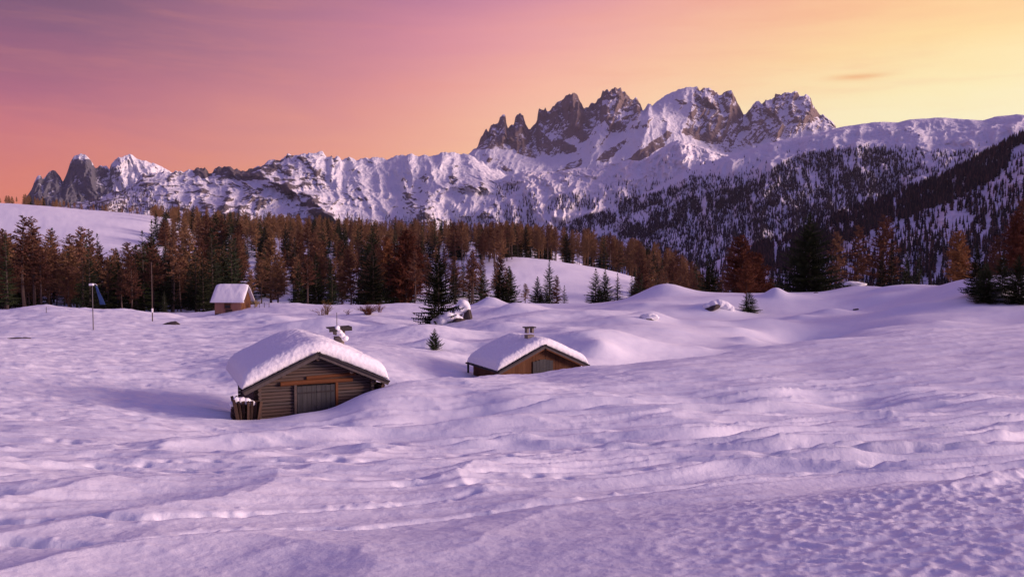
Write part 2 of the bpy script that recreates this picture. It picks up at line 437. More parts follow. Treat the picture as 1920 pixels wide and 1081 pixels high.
rg = random.Random(11)
MOUNDS = []                              # x, y, half width x, half width y, height
def mound(px, d, wx, wy, h): MOUNDS.append(((px - CX) / FPX * d, d, wx, wy, h))
for a in ((1215,88,3.2,3.0,1.0),(1160,86,2.5,2.5,.5),(1240,117,4.0,4,1.3),(815,66,2.2,1.5,.7),(920,128,2.4,3,1.5),(905,118,3,3,.7),(960,110,3,3,.6),(640,88,4,3,.8),(600,92,3,3,.8),
          (680,95,2.5,2,.6),(540,88,4,2.5,.8),(500,100,4,3,.7),(850,78,5,3,.7),(940,84,3,2,.7),(880,92,2.5,2,.5),(1130,62,1.6,1.4,.5),(1145,68,2.3,2,.5),(1060,74,3,2,.4),(1400,75,1.6,1.4,.45),
          (1330,100,3,2.4,.8),(1455,108,1.4,1.6,.9),(1500,93,2,2,.55),(1560,96,2.6,2,.7),(1440,88,3.5,2,.6),(1390,82,3,2,.5),(220,112,5,3,.5),(60,113,6,3,.4),(320,118,3,3,.9),
          (1880,87,2.5,2,.7),(1700,88,5,3,.8),(1760,72,6,4,.6),((9.5/5*1493)+960,5,2.4,2.0,1.7),(1540,80,6,5,-1.7),(1750,51,5,3.5,.35),(1480,49,4,3,.3),(1870,94,8,6,.9),(1600,70,4,3,-.4),(740,24.5,1.1,.6,.14),(590,26,2.4,.8,.18),(1010,25,1.4,.6,.12)):  # includes an unseen drift right of frame, added to shade the near snow
    mound(*a)
for i in range(150):
    d = math.exp(rg.uniform(math.log(56), math.log(135))); px = rg.uniform(440, 1760)
    if 330 < px < 760 and d < 70: continue
    w = rg.uniform(.9, 3.6)
    mound(px, d, w * rg.uniform(1, 1.8), w * rg.uniform(.7, 1.1), w * rg.uniform(.06, .24))
# boot and ski tracks across the near snow, as polylines of photo pixels laid on the sheet (distance from eye height)
def track_pts(poly, n=None):
    out = []
    for (x0, y0, d0), (x1, y1, d1) in zip(poly, poly[1:]):
        a = Vector(((x0 - CX) / FPX * d0, d0)); b = Vector(((x1 - CX) / FPX * d1, d1))
        k = max(1, int((b - a).length / 0.1))
        for i in range(k): out.append(a.lerp(b, i / k))
    return out
FURROWS = [[(-60,965,9.6),(150,968,9.4),(250,985,9.2),(420,972,9.6),(640,955,10.2),(900,930,11)],
           [(640,975,8.9),(900,955,9.6),(1100,935,10.2),(1300,918,11),(1600,890,12),(1950,870,12.6)],
           [(-60,1010,8.4),(100,1020,8.2),(220,1025,8.1),(420,1000,8.7),(620,988,9)]]
STEPS = [[(80,812,22),(240,838,19.5),(330,845,19),(460,838,19.6),(640,830,20)],
         [(0,900,13.2),(130,903,13),(300,890,13.7),(470,895,13.5),(640,900,13.3)],
         [(200,872,15.2),(380,870,15.3),(560,862,15.6),(780,858,16)],
         [(660,900,12.6),(760,905,12.3),(960,898,12.6),(1200,880,13.4),(1500,872,13.8)],
         [(760,840,17),(900,842,17),(1060,840,17),(1260,832,17.5),(1500,838,17)],
         [(1000,862,15),(1300,848,16),(1560,868,14.6),(1900,862,14.8)]]
STAMPS = []
for poly in FURROWS:
    for q in track_pts(poly):
        STAMPS.append((q.x + rg.gauss(0, .02), q.y + rg.gauss(0, .03), rg.uniform(.08, .18), rg.uniform(.045, .08), -rg.uniform(.04, .10)))
        if rg.random() < .5: STAMPS.append((q.x + rg.gauss(0, .1), q.y + rg.gauss(0, .16), .05, .05, rg.uniform(.005, .025)))
for poly in STEPS:
    for i, q in enumerate(track_pts(poly)[::3]):
        if rg.random() < .8:
            s = (-1) ** i * .14
            STAMPS.append((q.x + rg.gauss(0, .15), q.y + s + rg.gauss(0, .25), rg.uniform(.10, .26), rg.uniform(.06, .12), -rg.uniform(.06, .15)))
            STAMPS.append((q.x + rg.gauss(.1, .15), q.y + s + .1 + rg.gauss(0, .2), rg.uniform(.05, .12), .05, rg.uniform(.01, .03)))
for i in range(1700):                      # trampled, tracked snow on the left and far plain
    d = math.exp(rg.uniform(math.log(28), math.log(115))); px = rg.uniform(-60, 520 if d > 45 else 330)
    s = d / 40
    STAMPS.append(((px - CX) / FPX * d, d, rg.uniform(.2, .8) * s, rg.uniform(.12, .26) * s, rg.choice((-1, -1, 1)) * rg.uniform(.03, .08) * s))

def crest(poly, w, h, wx=.55, step=.35):   # a drift crest: raised line with a shallow trough on its near and far side
    k0 = h * step / (wx * 1.69); m = len(poly) - 1
    for s_, ((x0, y0), (x1, y1)) in enumerate(zip(poly, poly[1:])):
        n = max(1, int(math.hypot(x1 - x0, y1 - y0) / step))
        for i in range(n):
            t = i / n; k = k0 * math.sin(math.pi * min(.999, max(.001, (s_ + t) / m))) ** .6; x = x0 + (x1 - x0) * t; y = y0 + (y1 - y0) * t
            STAMPS.append((x, y, wx, w, k)); STAMPS.append((x, y + 1.9 * w, wx, w * 1.1, -k * .75)); STAMPS.append((x, y - 1.5 * w, wx, w * .8, -k * .3))
def pw(px, py, d): return ((px - CX) / FPX * d, d)
for w, h, L in ((.8, .42, [(260,835,20.6),(420,832,21.2),(560,822,22),(700,812,22.6),(860,808,23),(960,800,23.4),(1100,800,23.6),(1280,795,24),(1500,785,24.6)]),
                (.6, .36, [(620,778,27.4),(760,766,28.5),(900,758,29.5),(1100,748,30.4),(1300,743,31.2),(1500,740,31.8),(1780,738,32)]),
                (.4, .34, [(980,775,26),(1120,768,26.6),(1300,770,26.4),(1480,760,27)]), (.35, .26, [(700,800,24.5),(900,790,25.2),(1020,780,26)]),
                (.3, .2, [(820,842,18.6),(960,835,19.3),(1100,842,18.8)]), (.35, .12, [(500,846,18.2),(640,838,19),(760,842,18.6)])):
    crest([pw(*q) for q in L], w, h)
for i in range(130):                       # wind combed streaks, denser to the right
    right_ = i < 95
    y = rg.uniform(12.5, 31); u = rg.uniform(.02, .72) if right_ else rg.uniform(-.5, .15)
    x = u * y; Lg = rg.uniform(4, 11) if right_ else rg.uniform(1.0, 2.6)
    sl = rg.uniform(.02, .12) if right_ else rg.uniform(-.9, -.25)
    pts = [(x + Lg * t, y + Lg * t * sl + .12 * math.sin(t * 5 + i)) for t in (0, .2, .4, .6, .8, 1)]
    crest(pts, rg.uniform(.08, .2) * (y / 20) ** .5, rg.uniform(.05, .12) * (1 if right_ else .6), wx=.6, step=.25)
def add_bumps(x, y, z, L):
    for (mx, my, wx, wy, h) in L:
        r = 3.0
        m = (np.abs(x - mx) < wx * r) & (np.abs(y - my) < wy * r)
        if not m.any(): continue
        q = ((x[m] - mx) / wx) ** 2 + ((y[m] - my) / wy) ** 2
        z[m] += h * np.exp(-q * 1.1)
def detail_z(x, y):
    d = np.hypot(x, y)
    near = 1 - sstep(d, 20, 50)
    wx_ = x + 1.0 * fbm(x * .12, y * .12, 3, 40); wy_ = y + .9 * fbm(x * .15 + 9, y * .15, 3, 41)
    z = fbm(x * .045, y * .07, 3, 1) * 0.55 * sstep(d, 25, 80) * (1 - sstep(d, 300, 600) * .5)
    z = z + fbm(x * .22, y * .36, 3, 2) * 0.14 * sstep(d, 5, 16) * (1 - .5 * sstep(x, 5, 20))
    # wind ripples: long crests nearly across the view, bending away on the right
    rr = ridged(wx_ * .07 + wy_ * .03, wy_ * .62 - wx_ * .07, 3, 3, gain=.32)
    right = sstep(x / (np.abs(y) + 8), -.15, .22)
    z = z + (rr - .45) * (0.09 + 0.26 * right) * sstep(d, 7, 13) * (1 - sstep(d, 32, 46))
    r2 = ridged(wx_ * .35 + wy_ * .3, wy_ * 1.5 - wx_ * .12, 3, 5)
    z = z + (r2 - .4) * (0.05 + .05 * (1 - right)) * sstep(d, 10, 15) * (1 - sstep(d, 50, 90))
    r4 = ridged(wx_ * .11 + wy_ * .04, wy_ * 2.1 - wx_ * .22, 2, 15, gain=.45)
    z = z + (r4 - .4) * 0.14 * (.25 + .75 * right) * sstep(d, 8, 12) * (1 - sstep(d, 34, 46))
    # lumps running towards the viewer on the left
    r3 = ridged(wx_ * .30 - wy_ * .16, wy_ * .26 + wx_ * .05, 2, 8, gain=.35)
    z = z + (r3 - .4) * 0.15 * (1 - .7 * right) * (1 - sstep(d, 17, 26)) * sstep(d, 5, 8)
    # fine combed crust
    z = z + fbm(x * 2.6 + y * .8, y * 4.4, 3, 6) * .012 * (1 - sstep(d, 14, 34))
    z = z + ridged(x * 3.4 + y * 2.0, y * 6.5 - x * .5, 3, 12) * (0.008 + .034 * sstep(x - y * .25, -1.5, 1.5) * (1 - sstep(y, 8.4, 9.6))) * (1 - sstep(d, 10, 18))
    z = z + fbm(x * .8, y * 1.7, 4, 7) * 0.06 * (1 - .8 * right) * sstep(d, 22, 40) * (1 - sstep(d, 120, 200))
    z = z + fbm(x * .004, y * .004, 4, 9) * 9 * sstep(y, 700, 1500)
    # combed ski lines on the right-hand slope
    z = z + np.sin((y * 1.0 - x * .22 + 1.2 * fbm(x * .05, y * .08, 2, 13)) * 3.3) * .03 * sstep(x, 4, 12) * sstep(y, 34, 38) * (1 - sstep(y, 52, 58))
    for hx, hy, hr in ((-8.6, 33.2, 4.6), (1.6, 50.5, 4.6)):
        z = z * (1 - .85 * np.exp(-(((x - hx) / hr) ** 2 + ((y - hy) / 2.6) ** 2) ** 2))
    return z
def ground_z(x, y):
    x = np.atleast_1d(np.asarray(x, float)); y = np.atleast_1d(np.asarray(y, float))
    z = base_z(x, y) + detail_z(x, y)
    add_bumps(x, y, z, MOUNDS)
    return z
def gz(x, y): return float(ground_z([x], [y])[0])

us = np.concatenate([np.linspace(-3.2, -.78, 50)[:-1], np.linspace(-.78, .78, 1150), np.linspace(.78, 3.2, 50)[1:]])
KY = 6.0
ys = np.concatenate([np.linspace(-5.5, 3.4, 24)[:-1], np.exp(np.linspace(math.log(3.4 + 2), math.log(150 + 2), 920)) - 2, np.exp(np.linspace(math.log(151), math.log(1100), 190)), np.exp(np.linspace(math.log(1160), math.log(16000), 40))])
UU, YY = np.meshgrid(us, ys)
XX = UU * (YY + KY)
ZZ = base_z(XX, YY) + detail_z(XX, YY)
fl = [XX.ravel(), YY.ravel(), ZZ.ravel().copy()]
# bumps over row windows, to keep it quick
def add_bumps_grid(L):
    for (mx, my, wx, wy, h) in L:
        i0, i1 = np.searchsorted(ys, [my - 3 * wy, my + 3 * wy])
        if i1 <= i0: i0 = max(0, i0 - 1); i1 = i0 + 2
        u0 = (mx - 3 * wx) / (my + KY); u1 = (mx + 3 * wx) / (my + KY)
        j0, j1 = np.searchsorted(us, [u0 - .02 * abs(u0) * 0, u1])
        if j1 <= j0: continue
        X = XX[i0:i1, j0:j1]; Y = YY[i0:i1, j0:j1]
        ZZ[i0:i1, j0:j1] += h * np.exp(-1.1 * (((X - mx) / wx) ** 2 + ((Y - my) / wy) ** 2))
add_bumps_grid(MOUNDS)
add_bumps_grid(STAMPS)
me = np_mesh('snow_ground', np.stack([XX.ravel(), YY.ravel(), ZZ.ravel()], 1), grid_faces(*XX.shape))
ground = link('snow_ground', me, M['snow'])
tag(ground, 'wind rippled lavender snow field with drifts and tracks', 'ground', kind='structure')
# ------------------------------------------------------------------ mountains: lofted from foot to crest, with real depth
def A(azd, eld): return ('a', R(azd), math.tan(R(eld)))
def rail(pts, r):
    L = []
    for p in pts:
        if p[0] == 'a': L.append((p[1], p[2]))
        else:
            a, e = azel(*p); L.append((a, math.tan(e)))
    L.sort()
    L = np.array(L)
    return L[:, 0], L[:, 1], r
def inside(px, py, poly):
    c_ = np.zeros(px.shape, bool); n = len(poly)
    for i in range(n):
        x0, y0 = poly[i]; x1, y1 = poly[(i + 1) % n]
        if y0 == y1: continue
        k = ((y0 > py) != (y1 > py)) & (px < (x1 - x0) * (py - y0) / (y1 - y0) + x0)
        c_ ^= k
    return c_
LAYERS = {}
def loft(name, az_cols, rails, rows, disp, rockf, mat, seed, polys=(), ragged=3.0, vdisp=0.0, lam=600.0, octv=6, label=None, slant=0.0, crest_rail=None, rough=0.0, colm=None, segm=None, el2=1.0, rkn=.15, gain=.55, fbw=.25):
    az_ = np.asarray(az_cols)
    T = [np.interp(az_, r[0], r[1]) for r in rails]
    RR = [(r[2] if np.isscalar(r[2]) else np.interp(az_, np.radians(np.array(r[2])[:, 0]), np.array(r[2])[:, 1])) * np.ones_like(az_) for r in rails]
    Z = [RR[i] * T[i] for i in range(len(rails))]
    rs, zs, cr = [], [], []
    ci = len(rails) - 2 if crest_rail is None else crest_rail
    for i in range(len(rails) - 1):
        n = rows[i]
        for k in range(n):
            t = k / n
            rs.append(RR[i] * (1 - t) + RR[i + 1] * t); zs.append(Z[i] * (1 - t) + Z[i + 1] * t)
            g = i + t
            cr.append(min(1.0, abs(g - ci) * 1.0))
    rs.append(RR[-1]); zs.append(Z[-1]); cr.append(1.0)
    r = np.array(rs); z = np.array(zs); cr = np.array(cr)[:, None]
    # soften the rails below the crest a little
    for _ in range(6):
        z[1:-1] = np.where((cr[1:-1] > .12), (z[:-2] + z[1:-1] * 2 + z[2:]) / 4, z[1:-1])
    Azg = np.broadcast_to(az_, r.shape)
    lat = Azg * rails[ci][2 if np.isscalar(rails[ci][2]) else 2] if np.isscalar(rails[ci][2]) else Azg * np.mean(np.array(rails[ci][2])[:, 1])
    w1 = fbm(lat / (lam * 1.7), z / (lam * 1.7) + r / (lam * 2.2), 3, seed + 90) * .24
    cm = np.interp(az_, [azel(p_, 470)[0] for p_, _ in colm], [q_ for _, q_ in colm]) if colm else 1.0
    G = []
    for i in range(len(rails) - 1): G += [i + k / rows[i] for k in range(rows[i])]
    G.append(len(rails) - 1)
    sm = np.interp(G, range(len(segm)), segm)[:, None] if segm else 1.0
    disp = disp * cm * sm; vdisp = vdisp * cm * sm; ragged = ragged * cm
    a = lat / lam + slant * z / lam + w1; b = z / (lam * 4.5) + r / (lam * 6.5) + w1 * .7
    rd = ridged(a, b, octv, seed, gain=gain)
    fb = fbm(lat / (lam * .45) + slant * z / lam, (z * .6 + r * .5) / (lam * .45), octv, seed + 50)
    tn = z / r
    ca = np.where(cr < 1, sstep(cr, 0.0, 0.22), 1.0) * .9 + .1
    rd3 = ridged(lat / (lam * .10) + w1 * 3, z / (lam * .4) + r / (lam * .6), 3, seed + 77)
    rd2 = ridged(lat / (lam * .27) + slant * z / lam * 2 + w1 * 2, (z / (lam * 1.5) + r / (lam * 2.4)) / el2 + w1, 5, seed + 71)
    r2 = r - disp * ((rd - .45) * 1.6 + fb * fbw + (rd2 - .45) * .5 + (rd3 - .45) * .10) * (0.35 + .65 * ca)
    tn = tn + vdisp * fb * ca / r
    jag = (fbm(lat / 55, lat * 0, 5, seed + 7)) * ragged * (1 - np.clip(cr * 6, 0, 1))
    tn = tn + jag / r
    z2 = r2 * tn
    if rough: z2 = z2 + rough * fbm(lat / 40, r / 40, 4, seed + 33) * ca
    x = r2 * np.sin(Azg); y = r2 * np.cos(Azg)
    # surface normal
    Pn = np.stack([x, y, z2], -1)
    du = np.gradient(Pn, axis=1); dv = np.gradient(Pn, axis=0)
    nn = np.cross(du, dv); nn /= np.maximum(np.linalg.norm(nn, axis=-1, keepdims=True), 1e-9)
    px, py = to_px(x, np.maximum(y, 1.0), z2)
    wpx = px + 9 * fbm(px / 26, py / 26, 4, seed + 3); wpy = py + 7 * fbm(px / 26 + 50, py / 26, 4, seed + 4)
    rock = rockf(px, py, nn, rd * .45 + rd2 * .42 + rd3 * .13, fb * .6, cr)
    rock = rock + rkn * fbm(lat / 70 + slant * z / 50 + w1 * 4, (z + r * .4) / 60, 5, seed + 60)
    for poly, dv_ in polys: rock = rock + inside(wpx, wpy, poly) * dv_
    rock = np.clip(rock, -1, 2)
    mesh = np_mesh(name, np.stack([x.ravel(), y.ravel(), z2.ravel()], 1), grid_faces(*x.shape), {'rock': rock.ravel()})
    o = link(name, mesh, mat)
    tag(o, label, 'mountain', kind='structure')
    LAYERS[name] = (x, y, z2, px, py, nn)
    return o
def cols(px0, px1, step, lo=None, hi=None):
    a = [azel(p, 470)[0] for p in np.arange(px0, px1, step)]
    if lo is not None: a = list(np.linspace(R(lo), a[0], 40)[:-1]) + a
    if hi is not None: a = a + list(np.linspace(a[-1], R(hi), 120)[1:])
    return a
SK_A = [(-300,420),(0,410),(40,385),(47,373),(58,358),(70,330),(76,329),(80,335),(92,322),(105,322),(114,331),(118,340),(124.5,327),(133,304),(139,293),(151,285.5),(162,293),(172,304),(180,315),(188,310),(200,311),(205,317),(209,306),(220,295),(231,291.5),(249,291.5),(260,297),(278,304),(299,309.5),(310,317),(360,335),(500,340),(700,350),(900,380)]
SK_B = [(-400,440),(0,420),(100,391),(112,388),(170,376),(202,365),(231,358),(245,345),(255,339),(263,329),(280,327),(307,321),(325,322),(343,322),(361,318.6),(372,312),(384,313),(391.5,326),(400.6,318.6),(415,315),(429.5,311),(447.5,318.6),(469,320),(480,313),(490,306),(498,304),(516,300.5),(526,300),(532,295),(539.5,289.7),(547,293),(559,287),(581,287),(604.5,287),(613.5,293),(617,292),(621,290),(626,296),(631,291),(637,292),(642,299),(660,297),(682,296),(714.6,297),(740,294),(755,290),(769,288),(783,292.6),(815,290.4),(837,285),(855,288),(877,288.5),(900,302),(930,318),(960,332),(1000,400),(1100,440),(1300,480)]
SK_C = [(300,360),(700,330),(800,315),(860,292),(877,289),(895,275),(901,260),(906,250),(911,239),(915.5,249),(921,235),(929,228),(934,230),(937.5,219),(944,213),(947.5,216),(950,237.5),(952.5,244),(958,236),(964,231),(966,220),(975,212.5),(981,216),(985,230),(991,241),(997.5,237.5),(1007.5,225),(1009,208),(1011,205),(1020,207.5),(1022.5,201),(1025,206),(1032.5,205),(1045,191),(1057.5,186),(1067.5,177.5),(1075,174.5),(1084,179),(1089,191),(1095,205),(1100,201),(1110,195),(1118,192),(1121,186),(1126,185),(1130,170),(1139,167),(1143,171),(1150,169),(1152.5,164),(1164,163),(1166,171),(1180,181),(1187.5,186),(1194,184),(1200,194),(1206,209),(1210,205),(1215,195),(1220,192.5),(1222.5,197.5),(1235,187.5),(1255,175),(1280,165),(1297.5,162),(1307.5,164),(1312,169),(1322,165),(1328,164),(1339,169),(1350,178),(1362,171),(1371,167),(1378,183),(1389,208),(1394,213),(1403,210),(1410,197),(1422,188),(1428,194),(1435,190),(1445,186),(1452,185),(1453,178),(1470,174),(1495,174),(1500,178),(1513,177),(1520,183),(1523,195),(1537,217),(1545,215),(1555,224),(1569,240),(1700,262),(1920,280),A(40,6),A(78,3)]
SK_D = [(500,480),(740,455),(782,440),(820,410),(860,377),(885,360),(925,340),(960,327),(980,321),(1010,320),(1045,322),(1072,316),(1115,314),(1160,302),(1180,300),(1205,302),(1230,285),(1255,268),(1272,262),(1285,265),(1330,280),(1360,290),(1450,302),(1600,330),(1900,380)]
SK_E = [(700,520),(900,466),(1000,445),(1045,428),(1090,408),(1140,393),(1165,380),(1200,366),(1231,352),(1285,320),(1350,297),(1390,284),(1430,271),(1470,262),(1500,257),(1540,250),(1569,240),(1594,235.5),(1630,230),(1665,228.5),(1683,229),(1707,224),(1753,221),(1807,223),(1842,225),(1870,218.5),(1906,214),(1920,216),(2050,210),A(40,8.6),A(55,5),A(80,3),A(112,3)]
SK_F = [(1000,640),(1250,530),(1330,494),(1400,466),(1541,416),(1620,384),(1683,362),(1771,330),(1840,292),(1913,256),(2050,200),A(45,9),A(60,5),A(80,3),A(112,3)]

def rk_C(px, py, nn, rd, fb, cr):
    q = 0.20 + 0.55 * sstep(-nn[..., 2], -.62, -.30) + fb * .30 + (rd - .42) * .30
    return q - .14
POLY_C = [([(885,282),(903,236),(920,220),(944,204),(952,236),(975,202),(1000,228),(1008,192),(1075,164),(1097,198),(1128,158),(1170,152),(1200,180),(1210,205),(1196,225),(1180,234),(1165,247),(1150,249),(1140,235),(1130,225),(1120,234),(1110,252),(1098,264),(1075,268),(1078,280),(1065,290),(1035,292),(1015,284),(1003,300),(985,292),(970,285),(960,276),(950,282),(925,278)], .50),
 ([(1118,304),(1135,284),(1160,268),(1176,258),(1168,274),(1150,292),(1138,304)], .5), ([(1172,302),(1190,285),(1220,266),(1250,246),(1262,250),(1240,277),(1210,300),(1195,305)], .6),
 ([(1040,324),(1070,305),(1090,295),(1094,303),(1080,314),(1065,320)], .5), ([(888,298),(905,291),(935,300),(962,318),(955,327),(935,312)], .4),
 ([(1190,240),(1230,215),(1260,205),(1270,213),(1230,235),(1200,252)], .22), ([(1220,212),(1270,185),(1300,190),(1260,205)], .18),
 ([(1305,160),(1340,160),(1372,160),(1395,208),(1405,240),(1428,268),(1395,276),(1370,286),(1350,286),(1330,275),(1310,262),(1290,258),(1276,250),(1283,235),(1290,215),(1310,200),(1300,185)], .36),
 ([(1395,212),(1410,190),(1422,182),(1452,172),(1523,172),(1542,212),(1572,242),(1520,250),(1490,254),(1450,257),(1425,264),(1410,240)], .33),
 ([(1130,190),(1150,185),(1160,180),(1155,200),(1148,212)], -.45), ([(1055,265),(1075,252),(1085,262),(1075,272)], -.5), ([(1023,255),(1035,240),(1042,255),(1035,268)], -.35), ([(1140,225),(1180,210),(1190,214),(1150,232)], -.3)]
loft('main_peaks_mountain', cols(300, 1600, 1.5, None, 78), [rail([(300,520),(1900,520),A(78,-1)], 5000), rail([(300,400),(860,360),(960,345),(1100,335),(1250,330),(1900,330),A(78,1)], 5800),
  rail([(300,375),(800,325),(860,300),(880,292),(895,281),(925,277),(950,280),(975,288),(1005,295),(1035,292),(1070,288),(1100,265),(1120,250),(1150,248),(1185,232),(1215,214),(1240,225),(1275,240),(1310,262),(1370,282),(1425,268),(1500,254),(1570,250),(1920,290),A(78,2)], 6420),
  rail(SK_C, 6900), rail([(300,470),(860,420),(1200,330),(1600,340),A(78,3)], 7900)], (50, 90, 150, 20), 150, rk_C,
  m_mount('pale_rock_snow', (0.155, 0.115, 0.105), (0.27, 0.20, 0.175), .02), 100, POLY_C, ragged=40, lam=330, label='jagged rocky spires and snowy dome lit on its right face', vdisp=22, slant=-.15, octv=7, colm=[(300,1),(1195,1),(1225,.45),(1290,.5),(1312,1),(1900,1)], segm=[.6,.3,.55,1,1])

def rk_A(px, py, nn, rd, fb, cr): return 0.40 + fb * .35 + (rd - .42) * .35 + .25 * sstep(-nn[..., 2], -.55, -.3) - .3 * (sstep(px, 195, 260)) - .35 * (py < 298 + 4 * fb)
loft('left_towers_mountain', cols(-300, 900, 1.6), [rail([(-300,520),(900,520)], 5000), rail([(-300,440),(40,395),(120,392),(200,385),(330,370),(900,400)], 6100), rail(SK_A, 6500), rail([(-300,470),(900,470)], 7500)], (30, 170, 15), 130, rk_A,
  m_mount('blue_grey_rock_snow', (0.095, 0.098, 0.125), (0.17, 0.165, 0.19), .02), 200, [([(60,320),(120,300),(150,300),(200,320),(215,360),(120,395),(50,385)], .22)], ragged=22, lam=260, label='rock towers at the left end of the range', vdisp=20, octv=7)

def rk_B(px, py, nn, rd, fb, cr):
    q = 0.37 + fb * .42 + (rd - .42) * .75 + .25 * sstep(-nn[..., 2], -.6, -.35)
    q = q - .25 * sstep(px, 640, 760) * (1 - sstep(py, 318, 350)) - .12 * sstep(px, 600, 800)
    return q + .10 * (1 - sstep(px, 380, 560))
POLY_B = [([(478,318),(500,304),(530,296),(560,286),(578,300),(590,318),(575,325),(555,318),(535,325),(510,322)], .2), ([(355,322),(372,308),(390,310),(400,330),(380,335),(365,328)], .35), ([(398,322),(430,306),(480,318),(500,332),(450,340),(420,330)], .2),
 ([(590,318),(615,330),(632,345),(620,352),(600,345),(575,352),(560,335)], .2), ([(540,420),(560,380),(590,372),(620,400),(600,430)], .05), ([(700,290),(860,286),(850,300),(790,318),(745,335),(720,320)], -.35),
 ([(690,345),(720,335),(735,352),(720,372)], -.2), ([(610,330),(640,302),(660,300),(650,340),(630,380)], -.25), ([(735,390),(760,345),(790,322),(805,320),(800,345),(770,390)], .2), ([(840,320),(860,305),(862,330),(850,350)], .3)]
loft('snowy_wall_mountain', cols(-400, 1300, 1.4), [rail([(-400,555),(1300,555)], 2600), rail([(-400,455),(0,440),(300,430),(800,440),(1300,500)], 3300), rail([(-400,450),(0,430),(110,396),(230,375),(300,362),(480,362),(600,355),(760,362),(880,345),(960,360),(1010,420),(1300,490)], 4150), rail(SK_B, 4800), rail([(-400,480),(1300,520)], 5600)], (30, 120, 150, 12), 250, rk_B,
  m_mount('wall_rock_snow', (0.10, 0.085, 0.09), (0.19, 0.155, 0.15), .018, streak=(1, 1, .55)), 300, POLY_B, ragged=36, lam=460, label='long snow streaked mountain wall behind the forest', vdisp=7, slant=.3, octv=6, fbw=.06, colm=[(0,1),(640,1),(680,.75),(880,.7),(950,.8),(1300,1)], segm=[1,1,1.1,.6,1], el2=.8, rkn=.45, gain=.4)

def rk_D(px, py, nn, rd, fb, cr): return -0.02 + fb * .38 + (rd - .42) * .45 + .12 * sstep(py, 330, 400)
loft('bright_snow_ridge', cols(500, 1700, 1.4), [rail([(500,560),(1900,560)], 2900), rail([(500,490),(780,450),(900,432),(1000,412),(1100,408),(1200,400),(1900,430)], 3500), rail([(500,485),(780,445),(860,408),(930,370),(1000,350),(1100,345),(1200,338),(1290,300),(1360,310),(1600,350),(1900,400)], 3950), rail(SK_D, 4300), rail([(500,520),(1900,480)], 5000)], (25, 60, 160, 12), 80, rk_D,
  m_mount('bright_ridge_snow', (0.11, 0.085, 0.09), (0.20, 0.15, 0.15), .035, (0.84, 0.82, 0.85), streak=(1, 1, .4)), 400, [([(1005,410),(1040,398),(1100,395),(1115,402),(1060,418)], -.5)], ragged=8, lam=150, label='bright fluted snow ridge below the spires', vdisp=12, octv=6)

def rk_E(px, py, nn, rd, fb, cr): return 0.13 + fb * .38 + (rd - .42) * .3 + .1 * sstep(py, 300, 420)
loft('right_ridge_hill', cols(700, 2000, 1.6, None, 112), [rail([(700,680),(1920,680),A(112,-8)], 1100), rail([(700,560),(1000,468),(1100,456),(1200,448),(1300,425),(1430,360),(1600,345),(1800,330),(1920,300),A(40,6),A(60,3),A(112,1.5)], 2300), rail(SK_E, 3000), rail([(700,600),(1920,300),A(112,4)], 3600)], (70, 170, 15), 75, rk_E,
  m_mount('hill_snow', (0.09, 0.065, 0.07), (0.17, 0.12, 0.12), .05), 500, [([(1225,350),(1300,330),(1330,340),(1290,352)], .15), ([(1640,250),(1700,240),(1760,245),(1800,262),(1700,260)], .16)], ragged=3, lam=260, label='broad snowy shoulder dotted with conifers on the right', vdisp=30, rough=2.0)
def rk_F(px, py, nn, rd, fb, cr): return 0.20 + fb * .38 + (rd - .42) * .3
loft('near_right_slope_hill', cols(1000, 2000, 1.8, None, 112), [rail([(1000,760),(1920,760),A(112,-10)], 620), rail([(1000,690),(1300,560),(1450,520),(1920,440),A(112,-1)], 1000), rail(SK_F, 1500), rail([(1000,700),(1920,420),A(112,2)], 1900)], (60, 120, 15), 40, rk_F,
  m_mount('near_hill_snow', (0.07, 0.055, 0.06), (0.14, 0.10, 0.10), .09, (0.78, 0.76, 0.82)), 600, [([(1875,320),(1900,290),(1920,270),(1930,330),(1890,345)], -.3)], ragged=3, lam=150, label='steep forested slope rising to the right edge', vdisp=14, rough=1.5)

# ------------------------------------------------------------------ far conifers on those slopes: countless, one sheet of wood per slope
def cone_proto(rnd, slim, tiers, n=5, trunk=.0):
    V, F = [], []
    for t in range(tiers):
        z0 = trunk + (1 - trunk) * t / tiers * .86; z1 = min(1.0, z0 + (1 - trunk) / tiers * 1.25)
        if t == tiers - 1: z1 = 1.0
        rr = slim * (1 - t / tiers) ** .8
        b = len(V); off = rnd.random() * 6
        for k in range(n):
            a = off + 2 * math.pi * k / n; q = rr * rnd.uniform(.65, 1.15)
            V.append((math.cos(a) * q, math.sin(a) * q, z0 + rnd.uniform(-.03, .03)))
        V.append((0, 0, z1))
        F += [(b + k, b + (k + 1) % n, b + n) for k in range(n)]
    b = len(V)
    for k in range(3):
        a = k * 2.1; V.append((math.cos(a) * .018, math.sin(a) * .018, -.12)); 
    V.append((0, 0, .8))
    F += [(b, b + 1, b + 3), (b + 1, b + 2, b + 3), (b + 2, b, b + 3)]
    return np.array(V), np.array(F)
